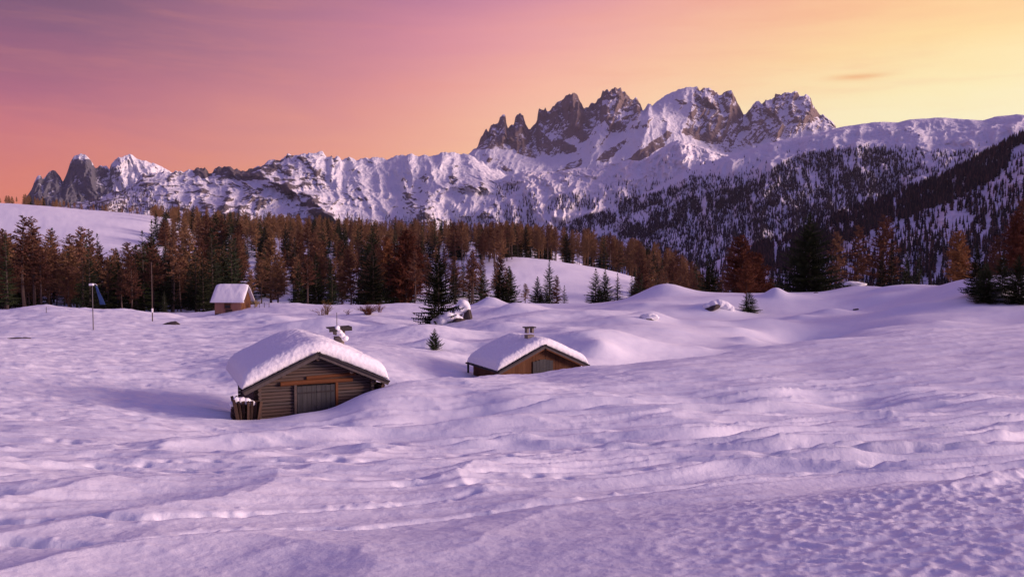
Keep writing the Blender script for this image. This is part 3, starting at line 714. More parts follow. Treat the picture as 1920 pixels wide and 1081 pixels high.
def scatter_on(layer, dens, rng):
    x, y, z, px, py, nn = LAYERS[layer]
    fpx = px[:-1, :-1]; fpy = py[:-1, :-1]
    area = np.abs((px[:-1, 1:] - fpx) * (py[1:, :-1] - fpy))
    cyy = np.maximum(np.hypot(x, y), 1)[:-1, :-1]
    facing = -(nn[..., 0] * x + nn[..., 1] * y + nn[..., 2] * z)[:-1, :-1] > 0
    ok = (fpx > -40) & (fpx < 1960) & (fpy < 600) & facing
    lam_ = area * dens(fpx, fpy) * ok
    cnt = rng.poisson(np.clip(lam_, 0, 5))
    i, j = np.nonzero(cnt); rep = cnt[i, j]
    i = np.repeat(i, rep); j = np.repeat(j, rep)
    a = rng.random(len(i)); b = rng.random(len(i))
    f = lambda g: (g[i, j] * (1 - a) + g[i, j + 1] * a) * (1 - b) + (g[i + 1, j] * (1 - a) + g[i + 1, j + 1] * a) * b
    return f(x), f(y), f(z)
def batch(name, X, Y, Z, H, protos, mat, rng, label, cat='wood', kind='stuff'):
    Vs, Fs = [], []; b = 0
    which = rng.integers(0, len(protos), len(X))
    for w, (V, F) in enumerate(protos):
        m = np.nonzero(which == w)[0]
        if not len(m): continue
        th = rng.random(len(m)) * 6.28; h = H[m]; wd = h * rng.uniform(.75, 1.3, len(m))
        c_, s_ = np.cos(th)[:, None], np.sin(th)[:, None]
        vx = (V[:, 0] * c_ - V[:, 1] * s_) * wd[:, None] + X[m][:, None] + V[:, 2] * h[:, None] * rng.normal(0, .02, len(m))[:, None]
        vy = (V[:, 0] * s_ + V[:, 1] * c_) * wd[:, None] + Y[m][:, None]
        vz = V[:, 2] * h[:, None] + Z[m][:, None]
        Vs.append(np.stack([vx, vy, vz], -1).reshape(-1, 3))
        Fs.append((F[None] + (np.arange(len(m)) * len(V))[:, None, None] + b).reshape(-1, 3)); b += len(m) * len(V)
    me = np_mesh(name, np.concatenate(Vs), np.concatenate(Fs), smooth=False)
    o = link(name, me, mat); tag(o, label, cat, kind=kind)
    return o
pr = random.Random(3)
FAR_S = [cone_proto(pr, .19, 4) for _ in range(6)]
FAR_L = [cone_proto(pr, .13, 3, 5, .25) for _ in range(6)]
def poly_dens(base, polys, seed, nz=1.0):
    def d(px, py):
        v = np.full(px.shape, float(base)) if np.isscalar(base) else base(px, py)
        wx = px + 10 * fbm(px / 30, py / 30, 3, seed); wy = py + 7 * fbm(px / 30 + 9, py / 30, 3, seed + 1)
        for p, q in polys: v = np.where(inside(wx, wy, p), q, v)
        s = fbm(px / 9, py / 40, 3, seed + 2); s2 = fbm(px / 45, py / 30, 3, seed + 5)
        return v * np.clip(1 + nz * (1.6 * s + 1.5 * s2), .0, 3)
    return d
dE = poly_dens(lambda px, py: .004 * sstep(py, 246, 330), [([(1290,332),(1450,322),(1559,280),(1622,275),(1860,290),(1930,250),(1930,300),(1700,340),(1400,420)], .042),
  ([(1400,345),(1500,290),(1620,276),(1700,300),(1760,330),(1690,362),(1540,416),(1400,460),(1250,480),(1190,445),(1290,412)], .19),
  ([(1100,445),(1190,442),(1400,450),(1450,540),(1200,540)], .13), ([(1150,378),(1240,362),(1300,330),(1420,340),(1300,400),(1180,440),(1100,430)], .12),
  ([(1030,430),(1140,394),(1165,377),(1235,362),(1290,350),(1240,380),(1150,420),(1090,440)], .5), ([(1150,440),(1240,400),(1300,370),(1432,342),(1440,352),(1290,415),(1200,450)], .5), ([(1690,352),(1730,330),(1750,325),(1735,345)], .003)], 21)
X, Y, Z = scatter_on('right_ridge_hill', dE, np.random.default_rng(5)); rng = np.random.default_rng(6)
print('E trees', len(X))
batch('shoulder_wood', X, Y, Z, rng.uniform(7, 14, len(X)), FAR_S + FAR_L[:2], M['far_tree'], rng, 'dark conifers scattered over the snowy right shoulder')
dF = poly_dens(.036, [([(1380,500),(1420,455),(1541,408),(1683,352),(1771,320),(1920,240),(2000,200),(2000,270),(1860,340),(1760,385),(1650,425),(1560,470),(1450,520)], .32),
  ([(1870,345),(1895,290),(1930,262),(1930,340),(1890,365)], .012), ([(1770,420),(1800,400),(1825,408),(1830,432),(1790,440)], .008)], 61)
X, Y, Z = scatter_on('near_right_slope_hill', dF, np.random.default_rng(7))
print('F trees', len(X))
rng = np.random.default_rng(8); k = rng.random(len(X)) < .6
batch('slope_spruce_wood', X[k], Y[k], Z[k], rng.uniform(6, 14, k.sum()), FAR_S, M['far_tree'], rng, 'dark spruce wood covering the steep right slope')
batch('slope_larch_wood', X[~k], Y[~k], Z[~k], rng.uniform(6, 13, (~k).sum()), FAR_L, M['far_larch'], rng, 'purple brown larches scattered through the steep right slope')
dD = poly_dens(.0012, [([(1015,405),(1035,380),(1060,366),(1095,362),(1112,380),(1150,372),(1110,396),(1050,402)], .07), ([(822,414),(860,382),(960,335),(985,345),(940,380),(890,425)], .04), ([(930,430),(960,380),(1000,355),(1012,380),(1000,425)], .05),
  ([(1115,372),(1130,350),(1180,340),(1200,352),(1160,388),(1120,385)], .03), ([(1150,380),(1230,345),(1290,325),(1200,370)], .04), ([(860,430),(1010,418),(1200,425),(1200,445),(860,450)], .06)], 71)
X, Y, Z = scatter_on('bright_snow_ridge', dD, np.random.default_rng(9)); rng = np.random.default_rng(10)
print('D trees', len(X))
batch('ridge_foot_wood', X, Y, Z, rng.uniform(12, 24, len(X)), FAR_S + FAR_L, M['far_tree'], rng, 'small dark wood at the foot of the bright ridge')
dB = poly_dens(lambda px, py: .05 * sstep(py, 395, 425), [([(130,392),(200,368),(260,352),(300,362),(350,388),(420,420),(300,440),(150,400)], .045)], 81)
X, Y, Z = scatter_on('snowy_wall_mountain', dB, np.random.default_rng(11)); rng = np.random.default_rng(12)
print('B trees', len(X))
batch('wall_foot_wood', X, Y, Z, rng.uniform(12, 22, len(X)), FAR_S + FAR_L, M['far_tree'], rng, 'sparse wood at the foot of the snowy mountain wall')
# ------------------------------------------------------------------ tree builders (mesh prototypes, shared by copies)
def V3(*a): return Vector(a)
def tri_twig(mb, a, d, w, up):
    s = d.cross(up); s = s.normalized() * w if s.length > 1e-6 else V3(w, 0, 0)
    mb.add([a - s, a + s, a + d], [(0, 1, 2)])
def larch_meshes(h, rnd, base=.3, wide=.17, dens=1.0, tw=.085, straggle=0.0):
    tr, cr = MB(), MB()
    lean = V3(rnd.uniform(-.02, .02), rnd.uniform(-.02, .02), 0)
    def axis(t): return V3(lean.x * t * h + .012 * h * math.sin(t * 5), lean.y * t * h, t * h)
    r0 = .012 * h + .04
    tr.tube([axis(t) - V3(0, 0, .8 if t == 0 else 0) for t in (0, .2, .4, .6, .8, 1)], [r0 * 1.1, r0 * .85, r0 * .66, r0 * .46, r0 * .26, .012], 6)
    n = int(95 * dens)
    for i in range(n):
        t = base + (1 - base) * (i / n) ** .9
        if t > .985: continue
        u = (t - base) / (1 - base)
        prof = min(1.0, (u + .10) * 3.4) * (1 - u) ** .62
        L = h * wide * (prof * rnd.uniform(.65, 1.1) + .035)
        if u < .12 and rnd.random() < .4: L *= .5
        a = rnd.random() * 6.283
        dirv = V3(math.cos(a), math.sin(a), rnd.uniform(-.12, .25) + .45 * u)
        p = axis(t); pts = [p]
        for k in range(1, 4):
            q = k / 3
            pts.append(p + dirv * L * q + V3(0, 0, -.10 * L * q * q * (1 - u) + .10 * L * q ** 3))
        tr.tube(pts, [r0 * .20 * (1 - u) + .014, .016, .012, .006], 3, caps=False)
        m = int(9 + 15 * L / (h * .12))
        for k in range(m):
            q = (k + rnd.random()) / m * .9 + .1
            f = q * 3; j = min(2, int(f)); b = pts[j].lerp(pts[j + 1], f - j)
            s = (.36 + .45 * (1 - q)) * L * rnd.uniform(.35, 1) * .6 + .10
            d = V3(rnd.gauss(0, 1), rnd.gauss(0, 1), rnd.gauss(.25, .55)).normalized() * s + dirv * s * .4
            tri_twig(cr, b, d, tw * rnd.uniform(.6, 1.4), V3(rnd.gauss(0, 1), rnd.gauss(0, 1), rnd.gauss(0, 1)))
            if rnd.random() < .55:
                c_ = b + d * .5
                tri_twig(cr, c_, V3(rnd.gauss(0, 1), rnd.gauss(0, 1), rnd.gauss(-.2, .8)).normalized() * s * .6, tw, V3(rnd.gauss(0, 1), rnd.gauss(0, 1), 1))
    # dead stubs on the bare bole
    for i in range(int(16 * dens)):
        t = rnd.uniform(.05, base); a = rnd.random() * 6.283; p = axis(t)
        tr.tube([p, p + V3(math.cos(a), math.sin(a), -.15) * h * rnd.uniform(.02, .06)], [.02, .005], 3, caps=False)
    return tr.mesh('trunk'), cr.mesh('crown')
def spruce_meshes(h, rnd, base=.06, wide=.19, whorls=30, per=8, droop=.35, gap=0.0, tuft=1.0, stone=False):
    tr, cr = MB(), MB()
    r0 = .014 * h + .05
    tr.tube([V3(0, 0, -.8), V3(0, 0, .3 * h), V3(0, 0, .7 * h), V3(0, 0, h * .99)], [r0, r0 * .75, r0 * .35, .012], 6)
    for w in range(whorls):
        u = w / (whorls - 1)
        t = base + (1 - base) * (u ** .92)
        k_ = (1 - u)
        prof = (k_ ** .85 if not stone else min(1, k_ ** .55 * (0.72 + .38 * math.sin(u * 3)))) * min(1, .75 + u * 4)
        n = max(3, int(per * (1 - .5 * u)))
        a0 = rnd.random() * 6.283
        for b in range(n):
            if rnd.random() < gap: continue
            a = a0 + 6.283 * b / n + rnd.uniform(-.3, .3)
            L = h * wide * prof * rnd.uniform(.62, 1.18) + .12
            o = V3(math.cos(a), math.sin(a), 0)
            side = V3(-math.sin(a), math.cos(a), 0)
            rise = .35 * u - droop * (1 - u) + rnd.uniform(-.12, .12)
            p0 = V3(0, 0, t * h + rnd.uniform(-.01, .01) * h)
            def at(q): return p0 + o * L * q + V3(0, 0, L * (rise * q + (.22 if not stone else .3) * q * q))
            seg = 3 + int(L / (h * .05)) if L > .05 * h else 3
            W = (.26 * L + .12) * tuft
            for s in range(seg):
                q0 = .12 + .88 * s / seg; q1 = min(1.05, q0 + 1.25 / seg); m0 = at(q0); m1 = at(q1)
                ww = W * (1 - .65 * q0) * rnd.uniform(.7, 1.2)
                for sg in (-1, 1):
                    e = m0.lerp(m1, .75) + side * sg * ww + V3(0, 0, -ww * rnd.uniform(.05, .45))
                    cr.add([m0, m1, e], [(0, 1, 2)])
                    e2 = m0 + side * sg * ww * .45 + V3(0, 0, -ww * rnd.uniform(.5, 1.0)) + o * ww * .3
                    cr.add([m0, m0.lerp(m1, .6), e2], [(0, 1, 2)])
            e = at(1); cr.add([e - side * W * .16, e + side * W * .16, e + o * W * .5 + V3(0, 0, .04 * L)], [(0, 1, 2)])
    top = V3(0, 0, h)
    for k in range(4):
        a = k * 1.57; d = V3(math.cos(a), math.sin(a), 0)
        cr.add([top - V3(0, 0, .045 * h), top - V3(0, 0, .02 * h) + d * .012 * h, top + V3(0, 0, .006 * h)], [(0, 1, 2)])
    return tr.mesh('trunk'), cr.mesh('crown')
tr_ = random.Random(5)
H0 = 16.0
LARCH = [larch_meshes(H0, tr_, b, w, d) for b, w, d in ((.28, .19, 1.1), (.36, .17, 1.0), (.18, .21, 1.3), (.30, .14, .9), (.42, .15, .9), (.22, .23, 1.3), (.10, .21, 1.3))]
LARCH_D = [larch_meshes(H0, tr_, b, w, d, tw=.09) for b, w, d in ((.12, .30, 2.2), (.08, .33, 2.3))]
SPRUCE = [spruce_meshes(H0, tr_, b, w, n, p, dr, g) for b, w, n, p, dr, g in ((.05, .20, 30, 8, .35, .05), (.10, .17, 28, 7, .45, .1), (.06, .23, 30, 8, .3, .08), (.15, .15, 26, 7, .4, .12), (.04, .26, 32, 9, .25, .04), (.06, .19, 26, 7, .5, .15))]
BIG = [spruce_meshes(H0, tr_, .02, .36, 44, 11, .28, .03, tuft=.75), spruce_meshes(H0, tr_, .03, .33, 34, 10, .30, .06, tuft=.8)]
for mset, tm, cm in ((LARCH, 'ltrunk', 'larch'), (LARCH_D, 'ltrunk', 'larch_o'), (SPRUCE, 'strunk', 'spruce'), (BIG, 'strunk', 'spruce')):
    for t_, c_ in mset: t_.materials.append(M[tm]); c_.materials.append(M[cm])
SPRUCE_S = []
for t_, c_ in SPRUCE[:4]:
    c2 = c_.copy(); c2.materials.clear(); c2.materials.append(M['spruce_s']); SPRUCE_S.append((t_, c2))
def drop(px, py, d0):                    # where the sight line through a photo pixel meets the snow, near distance d0
    ds = np.linspace(d0 * .78, d0 * 1.22, 90)
    pts = [pix(px, py, d) for d in ds]
    g = ground_z([p.x for p in pts], [p.y for p in pts])
    e = np.abs(g - np.array([p.z for p in pts])) + np.abs(ds - d0) * .004
    k = int(np.argmin(e)); p = pts[k]; p.z = float(g[k]) if abs(g[k] - p.z) < 1.2 else p.z
    return p
NT = {'n': 0}
def place_tree(kind, proto, x, y, h, label, group=None, z=None, H=H0, widen=1.0, rz=None):
    name = 'larch_tree' if kind == 'larch' else 'spruce_tree'
    if z is None: z = gz(x, y)
    o = empty(name, (x, y, z), tr_.random() * 6.28 if rz is None else rz)
    s = h / H; o.scale = (s * widen, s * widen, s)
    for nm, me in (('trunk', proto[0]), ('crown', proto[1])):
        c = bpy.data.objects.new(nm, me); col.objects.link(c); c.parent = o
    tag(o, label, kind, group); NT['n'] += 1
    return o
def top_to_h(px, d, top, z=None):
    x = (px - CX) / FPX * d
    if z is None: z = gz(x, d)
    return x, (HORIZ - top) / FPX * d * 1.002 - z

# trees one can single out: (kind, proto set, index, px, distance, py of the top, widen, label)
HERO = [
 ('spruce', BIG, 0, 1517, 126, 399, 1.18, 'biggest dark spruce, standing alone on the snow rim in front of the right slope'),
 ('spruce', BIG, 1, 822, 94, 466, 1.0, 'tall ragged spruce leaning over the snow capped boulder in the middle'),
 ('spruce', SPRUCE, 4, 1331, 132, 474, 1.1, 'single neat spruce right of the central snow mound'),
 ('larch', LARCH_D, 0, 1392, 140, 441, 1.1, 'broad bushy rust larch behind the small pine on the right rim'),
 ('larch', LARCH, 2, 1370, 150, 462, 1.1, 'smaller rust larch against the left flank of the broad bushy larch'),
 ('larch', LARCH_D, 1, 1420, 150, 474, 1.0, 'lower rust larch against the right flank of the broad bushy larch'),
 ('larch', LARCH, 1, 1566, 140, 433, 1.1, 'orange tipped larch just right of the biggest dark spruce'),
 ('larch', LARCH, 3, 1610, 142, 420, 1.3, 'thin larch with a bare lower trunk beside the half buried hut roof'),
 ('larch', LARCH, 0, 1655, 144, 402, 1.1, 'tallest red brown larch of the group right of the half buried hut roof'),
 ('spruce', SPRUCE, 0, 1653, 130, 470, .9, 'dark spruce under the tallest red brown larch on the right rim'),
 ('spruce', SPRUCE, 1, 1672, 134, 452, 1.0, 'narrow spruce rising between the tall red brown larch and a spruce pair'),
 ('spruce', SPRUCE, 2, 1700, 128, 466, .85, 'left spruce of the pair at the top of the right snow rise'),
 ('spruce', SPRUCE, 3, 1723, 130, 472, 1.1, 'right spruce of the pair at the top of the right snow rise'),
 ('larch', LARCH_D, 0, 1798, 120, 432, .85, 'rust larch left of the dark cluster at the right edge'),
 ('spruce', BIG, 1, 1832, 88, 458, .95, 'spiky spruce at the left side of the dark cluster at the right edge'),
 ('spruce', BIG, 0, 1850, 85, 490, 1.2, 'low spruce with snow on its skirts, frontmost in the cluster at the right edge'),
 ('spruce', BIG, 1, 1880, 87, 474, 1.15, 'dark spruce in the middle of the cluster at the right edge'),
 ('spruce', BIG, 0, 1911, 84, 478, 1.1, 'short dark spruce with its base on the snow at the very right edge'),
 ('larch', LARCH_D, 1, 1905, 104, 396, .8, 'tall rust larch towering over the cluster at the right edge'),
 ('larch', LARCH, 5, 1925, 110, 372, 1.0, 'highest rust larch, cut off by the right edge of the photo'),
 ('larch', LARCH, 5, 1868, 112, 440, 1.0, 'rust larch showing behind the spruces of the right edge cluster'),
 ('spruce', SPRUCE_S, 0, 1030, 172, 487, 1.2, 'dark spruce in front of the open snow slope, tallest of its little clump'),
 ('spruce', SPRUCE, 4, 1008, 165, 518, 1.3, 'low bushy spruce at the left foot of the clump below the snow slope'),
 ('larch', LARCH, 6, 1044, 165, 515, 1.0, 'orange larch at the right foot of the clump below the snow slope'),
 ('spruce', SPRUCE, 4, 938, 150, 496, 1.2, 'dark spruce behind the round snow hummock right of the boulder'),
 ('spruce', SPRUCE, 5, 880, 150, 530, .9, 'small spruce just right of the snow capped boulder'),
 ('spruce', SPRUCE_S, 2, 1117, 160, 503, 1.4, 'spruce with snowy left boughs at the left of the lower row'),
 ('spruce', SPRUCE, 4, 1135, 158, 505, 1.25, 'olive spruce, second in the lower row below the ridge wood'),
 ('spruce', SPRUCE_S, 1, 1158, 162, 512, 1.5, 'narrow snowy spruce, third in the lower row below the ridge wood'),
 ('spruce', SPRUCE_S, 3, 1185, 165, 516, 1.5, 'slim spruce, fourth in the lower row below the ridge wood'),
 ('spruce', SPRUCE, 1, 1203, 160, 512, 1.3, 'slim dark spruce at the right end of the lower row'),
 ('larch', LARCH, 6, 1220, 165, 524, 1.2, 'small orange larch at the right end of the lower row'),
 ('larch', LARCH_D, 1, 762, 190, 432, 1.05, 'widest orange brown larch at the front of the central wood'),
 ('larch', LARCH_D, 0, 722, 200, 445, .9, 'orange brown larch touching the left side of the widest larch'),
 ('spruce', SPRUCE, 4, 592, 180, 474, .9, 'black green spruce at the front of the central wood above the willow bush'),
 ('spruce', SPRUCE, 2, 560, 185, 490, .9, 'low black green spruce left of the one above the willow bush'),
 ('spruce', SPRUCE_S, 0, 307, 140, 545, 1.0, 'short snowy spruce beside the thin marker pole'),
 ('spruce', SPRUCE, 0, 286, 205, 413, .95, 'dark pointed spruce rising into the white hill gap'),
 ('spruce', SPRUCE_S, 1, 322, 175, 440, .9, 'snow flecked spruce left of the far hut'),
 ('spruce', SPRUCE, 0, 380, 165, 470, .8, 'dark spruce directly left of the far hut'),
 ('larch', LARCH, 3, 45, 168, 402, 1.2, 'tall bare topped larch against the white hill, left of its twin'),
 ('larch', LARCH, 3, 63, 170, 404, 1.2, 'tall bare topped larch against the white hill, right of its twin'),
 ('spruce', SPRUCE, 3, 12, 165, 440, 1.0, 'dark spruce at the far left edge of the left stand'),
 ('larch', LARCH, 1, 152, 170, 424, 1.1, 'larch with a rounded top in the gap between the two left stands'),
 ('larch', LARCH, 4, 472, 160, 505, 1.2, 'ochre larch directly behind the far hut'),
]
for kind, ps, i, px, d, top, wd, lab in HERO:
    x, h = top_to_h(px, d, top)
    place_tree(kind, ps[i], x, d, max(h, 2.0), lab, widen=wd)

# the woods: trees by stand, each stand with its own look and place
FR = random.Random(23)
def envelope(px): return float(np.interp(px, [0, 60, 100, 180, 300, 400, 500, 600, 700, 800, 900, 1000, 1100, 1200, 1260, 1320, 1400], [367, 363, 372, 380, 388, 392, 402, 408, 412, 414, 418, 420, 430, 450, 468, 500, 520]))
cands = []
def stand(n, px0, px1, d0, d1, h0, h1, ps, lab, cap=None, skip=None, mind=3.2):
    k = 0; tries = 0
    while k < n and tries < n * 30:
        tries += 1
        d = FR.uniform(d0 ** 2, d1 ** 2) ** .5; px = FR.uniform(px0, px1)
        if skip and skip(px, d): continue
        x = (px - CX) / FPX * d
        if any(abs(x - c[0]) < mind * .7 and abs(d - c[1]) < mind * 1.5 for c in cands[-400:]): continue
        cands.append([x, d, FR.uniform(h0, h1), 'spruce' if FR.random() < ps else 'larch', px, lab, cap]); k += 1
stand(50, -60, 108, 166, 250, 10, 22, .26, 'left', lambda p: 432 + 10 * math.sin(p))
stand(56, 105, 290, 166, 250, 10, 22, .42, 'pole', lambda p: 440 - 15 * math.sin(p * .05))
stand(48, 285, 445, 172, 260, 10, 21, .55, 'hut', lambda p: 425)
stand(76, 440, 790, 172, 270, 9, 20, .48, 'mid', lambda p: 450)
stand(26, 790, 960, 190, 260, 12, 18, .3, 'midr', lambda p: 470)
stand(9, 955, 1240, 185, 225, 6, 11, .3, 'patch', lambda p: 515)
stand(190, 290, 960, 275, 430, 10, 20, .36, 'slope', None)
stand(170, 930, 1330, 330, 430, 15, 22, .2, 'crest', None, None, 2.4)
stand(44, 1190, 1330, 180, 300, 12, 19, .3, 'crestfoot', lambda p: 480 + (p - 1240) * .2)
stand(90, -60, 300, 436, 540, 10, 17, .12, 'hilltop', None)
stand(14, 900, 960, 300, 330, 10, 15, .0, 'crest', None)
stand(430, 290, 1010, 430, 600, 13, 19, .3, 'far', None)
stand(26, 1340, 1480, 150, 200, 7, 13, .2, 'rightfoot', lambda p: 520)
stand(14, 1480, 1800, 145, 185, 6, 11, .3, 'rightrim', lambda p: 500)
xs = np.array([c[0] for c in cands]); ysn = np.array([c[1] for c in cands])
zs_ = ground_z(xs, ysn)
LAB = {
 'left': ('bare rust brown larch in the stand at the left edge', 'dark spruce in the stand at the left edge'),
 'pole': ('bare brown larch in the stand behind the lamp pole', 'dark spruce in the stand behind the lamp pole'),
 'hut': ('bare brown larch in the stand behind the far hut', 'dark spruce in the stand behind the far hut'),
 'mid': ('bare brown larch in the front of the central wood', 'dark spruce in the front of the central wood'),
 'midr': ('thin larch above bare snow behind the boulder', 'dark spruce above bare snow behind the boulder'),
 'patch': ('small larch in front of the open snow slope', 'small spruce in front of the open snow slope'),
 'slope': ('brown larch halfway up the wooded hillside', 'dark spruce halfway up the wooded hillside'),
 'crest': ('rust larch on the crest above the open snow slope', 'dark spruce on the crest above the open snow slope'),
 'crestfoot': ('larch at the low right end of the crest wood', 'dark spruce at the low right end of the crest wood'),
 'hilltop': ('small larch on the skyline behind the white hill', 'small spruce on the skyline behind the white hill'),
 'far': ('small brown larch along the top of the wooded hillside', 'small dark spruce along the top of the wooded hillside'),
 'rightfoot': ('low larch behind the broad bushy larch', 'low spruce behind the broad bushy larch'),
 'rightrim': ('low larch behind the right snow rim', 'low spruce behind the right snow rim'),
}
nk = {'larch': sum(1 for a in HERO if a[0] == 'larch'), 'spruce': sum(1 for a in HERO if a[0] == 'spruce')}
rest = {'larch': [], 'spruce': []}
order = sorted(range(len(cands)), key=lambda i: cands[i][1])
for i in order:
    x, d, h, kind, px, lab, cap = cands[i]; z = zs_[i]
    top = HORIZ - (z + h) / d * FPX
    lim = envelope(px) - 6 + abs(FR.gauss(0, 9)) if cap is None else cap(px) + FR.uniform(-8, 40)
    if px < 290 and lab == 'hilltop': lim = envelope(px) + abs(FR.gauss(0, 6))
    if top < lim: h = (HORIZ - lim) / FPX * d - z
    if h < 3.5: continue
    if nk[kind] < 300:
        nk[kind] += 1
        if kind == 'larch': pr_ = FR.choice(LARCH)
        else: pr_ = FR.choice(SPRUCE + SPRUCE_S[:2])
        place_tree(kind, pr_, x, d, h, LAB[lab][kind == 'spruce'], {'larch': 'larches', 'spruce': 'spruces'}[kind] + ' ' + LAB[lab][0].split(' ', 2)[2].replace('larch ', ''), z=z, widen=FR.uniform(.95, 1.45))
    else: rest[kind].append((x, d, z, h))
print('trees', nk, {k: len(v) for k, v in rest.items()})
def me_arrays(me):
    V = np.empty(len(me.vertices) * 3, np.float32); me.vertices.foreach_get('co', V); V = V.reshape(-1, 3)
    me.calc_loop_triangles()
    F = np.empty(len(me.loop_triangles) * 3, np.int32); me.loop_triangles.foreach_get('vertices', F)
    return V / H0, F.reshape(-1, 3)
for kind, ps, mt, lab in (('larch', LARCH, 'larch', 'mass of small brown larches far up the hillside'), ('spruce', SPRUCE, 'spruce', 'mass of small dark spruces far up the hillside')):
    if rest[kind]:
        a = np.array(rest[kind]); rr_ = np.random.default_rng(3)
        protos = []
        for t_, c_ in ps[:3]:
            v1, f1 = me_arrays(c_); v2, f2 = me_arrays(t_)
            protos.append((np.concatenate([v1, v2]), np.concatenate([f1, f2 + len(v1)])))
        batch('distant_%s_wood' % kind, a[:, 0], a[:, 1], a[:, 2], a[:, 3], protos, M[mt], rr_, lab)

# ------------------------------------------------------------------ huts
def frame_of(o, rz):                     # local frame: +X along the gable, +Y back along the ridge
    return Matrix.Translation(o) @ Matrix.Rotation(rz, 4, 'Z')
def snow_cap(half, L, slope, over, th, seed, front_crisp=.35):
    """thick rounded roof snow over both slopes: closed sheet, local coords, ridge along +Y, apex of roof at z=0"""
    nx, ny = 56, 44
    X = np.linspace(-1, 1, nx); Y = np.linspace(0, 1, ny)
    GX, GY = np.meshgrid(X, Y)
    sx = half + over; x = GX * sx; y = -over * .6 + GY * (L + over * 1.2)
    roof = -np.sqrt((x * slope) ** 2 + .02)
    edge = (1 - np.abs(GX) ** 16) ** .5
    fr = np.clip(1 - (1 - GY * 1.0) ** 40 * .55, 0, 1) * np.clip(1 - GY ** 24, 0, 1) ** .5
    n = fbm(x * .7 + seed, y * .7, 3, seed) * .10 + fbm(x * 4 + seed, y * 4, 3, seed + 1) * .025 * (1 - sstep(GY, .0, .12)) 
    top = roof - .04 + (th + n) * edge * fr + .10 * np.exp(-(x / .7) ** 2) * -1
    bulge = .10 * (1 - GX ** 2)
    V = list(np.stack([x + 0 * y, y - .10 * np.sin(np.pi * 0) * bulge, top], -1).reshape(-1, 3))
    F = [tuple(f) for f in grid_faces(ny, nx)]
    # front face with a vertical crumbly wall: lower edge ring
    bot = roof - .0
    b = len(V)
    V += list(np.stack([x * .995, y, bot - .005], -1).reshape(-1, 3))
    F += [tuple(b + i for i in f[::-1]) for f in grid_faces(ny, nx)]
    idx = lambda r, c: r * nx + c
    for c in range(nx - 1):
        F.append((b + idx(0, c), b + idx(0, c + 1), idx(0, c + 1), idx(0, c)))
        F.append((idx(ny - 1, c), idx(ny - 1, c + 1), b + idx(ny - 1, c + 1), b + idx(ny - 1, c)))
    for r in range(ny - 1):
        F.append((idx(r, 0), idx(r + 1, 0), b + idx(r + 1, 0), b + idx(r, 0)))
        F.append((b + idx(r, nx - 1), b + idx(r + 1, nx - 1), idx(r + 1, nx - 1), idx(r, nx - 1)))
    return V, F
def rot2(sl): return Matrix.Rotation(sl, 3, 'Y')
def hut_roof(root, half, L, rise, over, mats, th, seed, oh_f=.45, oh_b=.3):
    """deck boards, barge boards and snow; returns roof part. local apex at z=0, y from 0"""
    slope = rise / half; ang = math.atan(slope); run = math.hypot(half, rise)
    mb = MB()
    for s in (-1, 1):
        c = V3(s * half / 2, L / 2 + (oh_b - oh_f) / 2, -rise / 2 - .05)
        mb.box(c, (run, L + oh_f + oh_b, .07), Matrix.Rotation(s * ang, 3, 'Y'))
    roof = mb.build('roof', M['dark'], root)
    for s in (-1, 1):
        b = MB()
        c = V3(s * half / 2, -oh_f - .035, -rise / 2 - .13)
        b.box(c, (run + .10, .05, .22), Matrix.Rotation(s * ang, 3, 'Y'))
        b.build('barge_board', M['barge'], roof, bevel=.008)
        b = MB()
        b.box(V3(s * half / 2, -oh_f - .085, -rise / 2 - .045), (run + .16, .06, .07), Matrix.Rotation(s * ang, 3, 'Y'))
        b.build('drip_board', M['dark'], roof)
    V, F = snow_cap(half, L + oh_f + oh_b - .3, slope, .14, th, seed)
    V = [(v[0], v[1] - oh_f + .16, v[2] + .03) for v in V]
    me = bpy.data.meshes.new('roof_snow'); me.from_pydata([tuple(map(float, v)) for v in V], [], F)
    me.polygons.foreach_set('use_smooth', [True] * len(me.polygons)); me.update()
    sn = link('roof_snow', me, M['rsnow'], roof)
    m = sn.modifiers.new('remesh', 'REMESH'); m.mode = 'VOXEL'; m.voxel_size = .05; m.use_smooth_shade = True
    s_ = sn.modifiers.new('soften', 'SMOOTH'); s_.factor = .6; s_.iterations = 5
    tx = bpy.data.textures.new('crumble', 'CLOUDS'); tx.noise_scale = .16
    dm = sn.modifiers.new('crumble', 'DISPLACE'); dm.texture = tx; dm.strength = .05; dm.mid_level = .5
    return roof

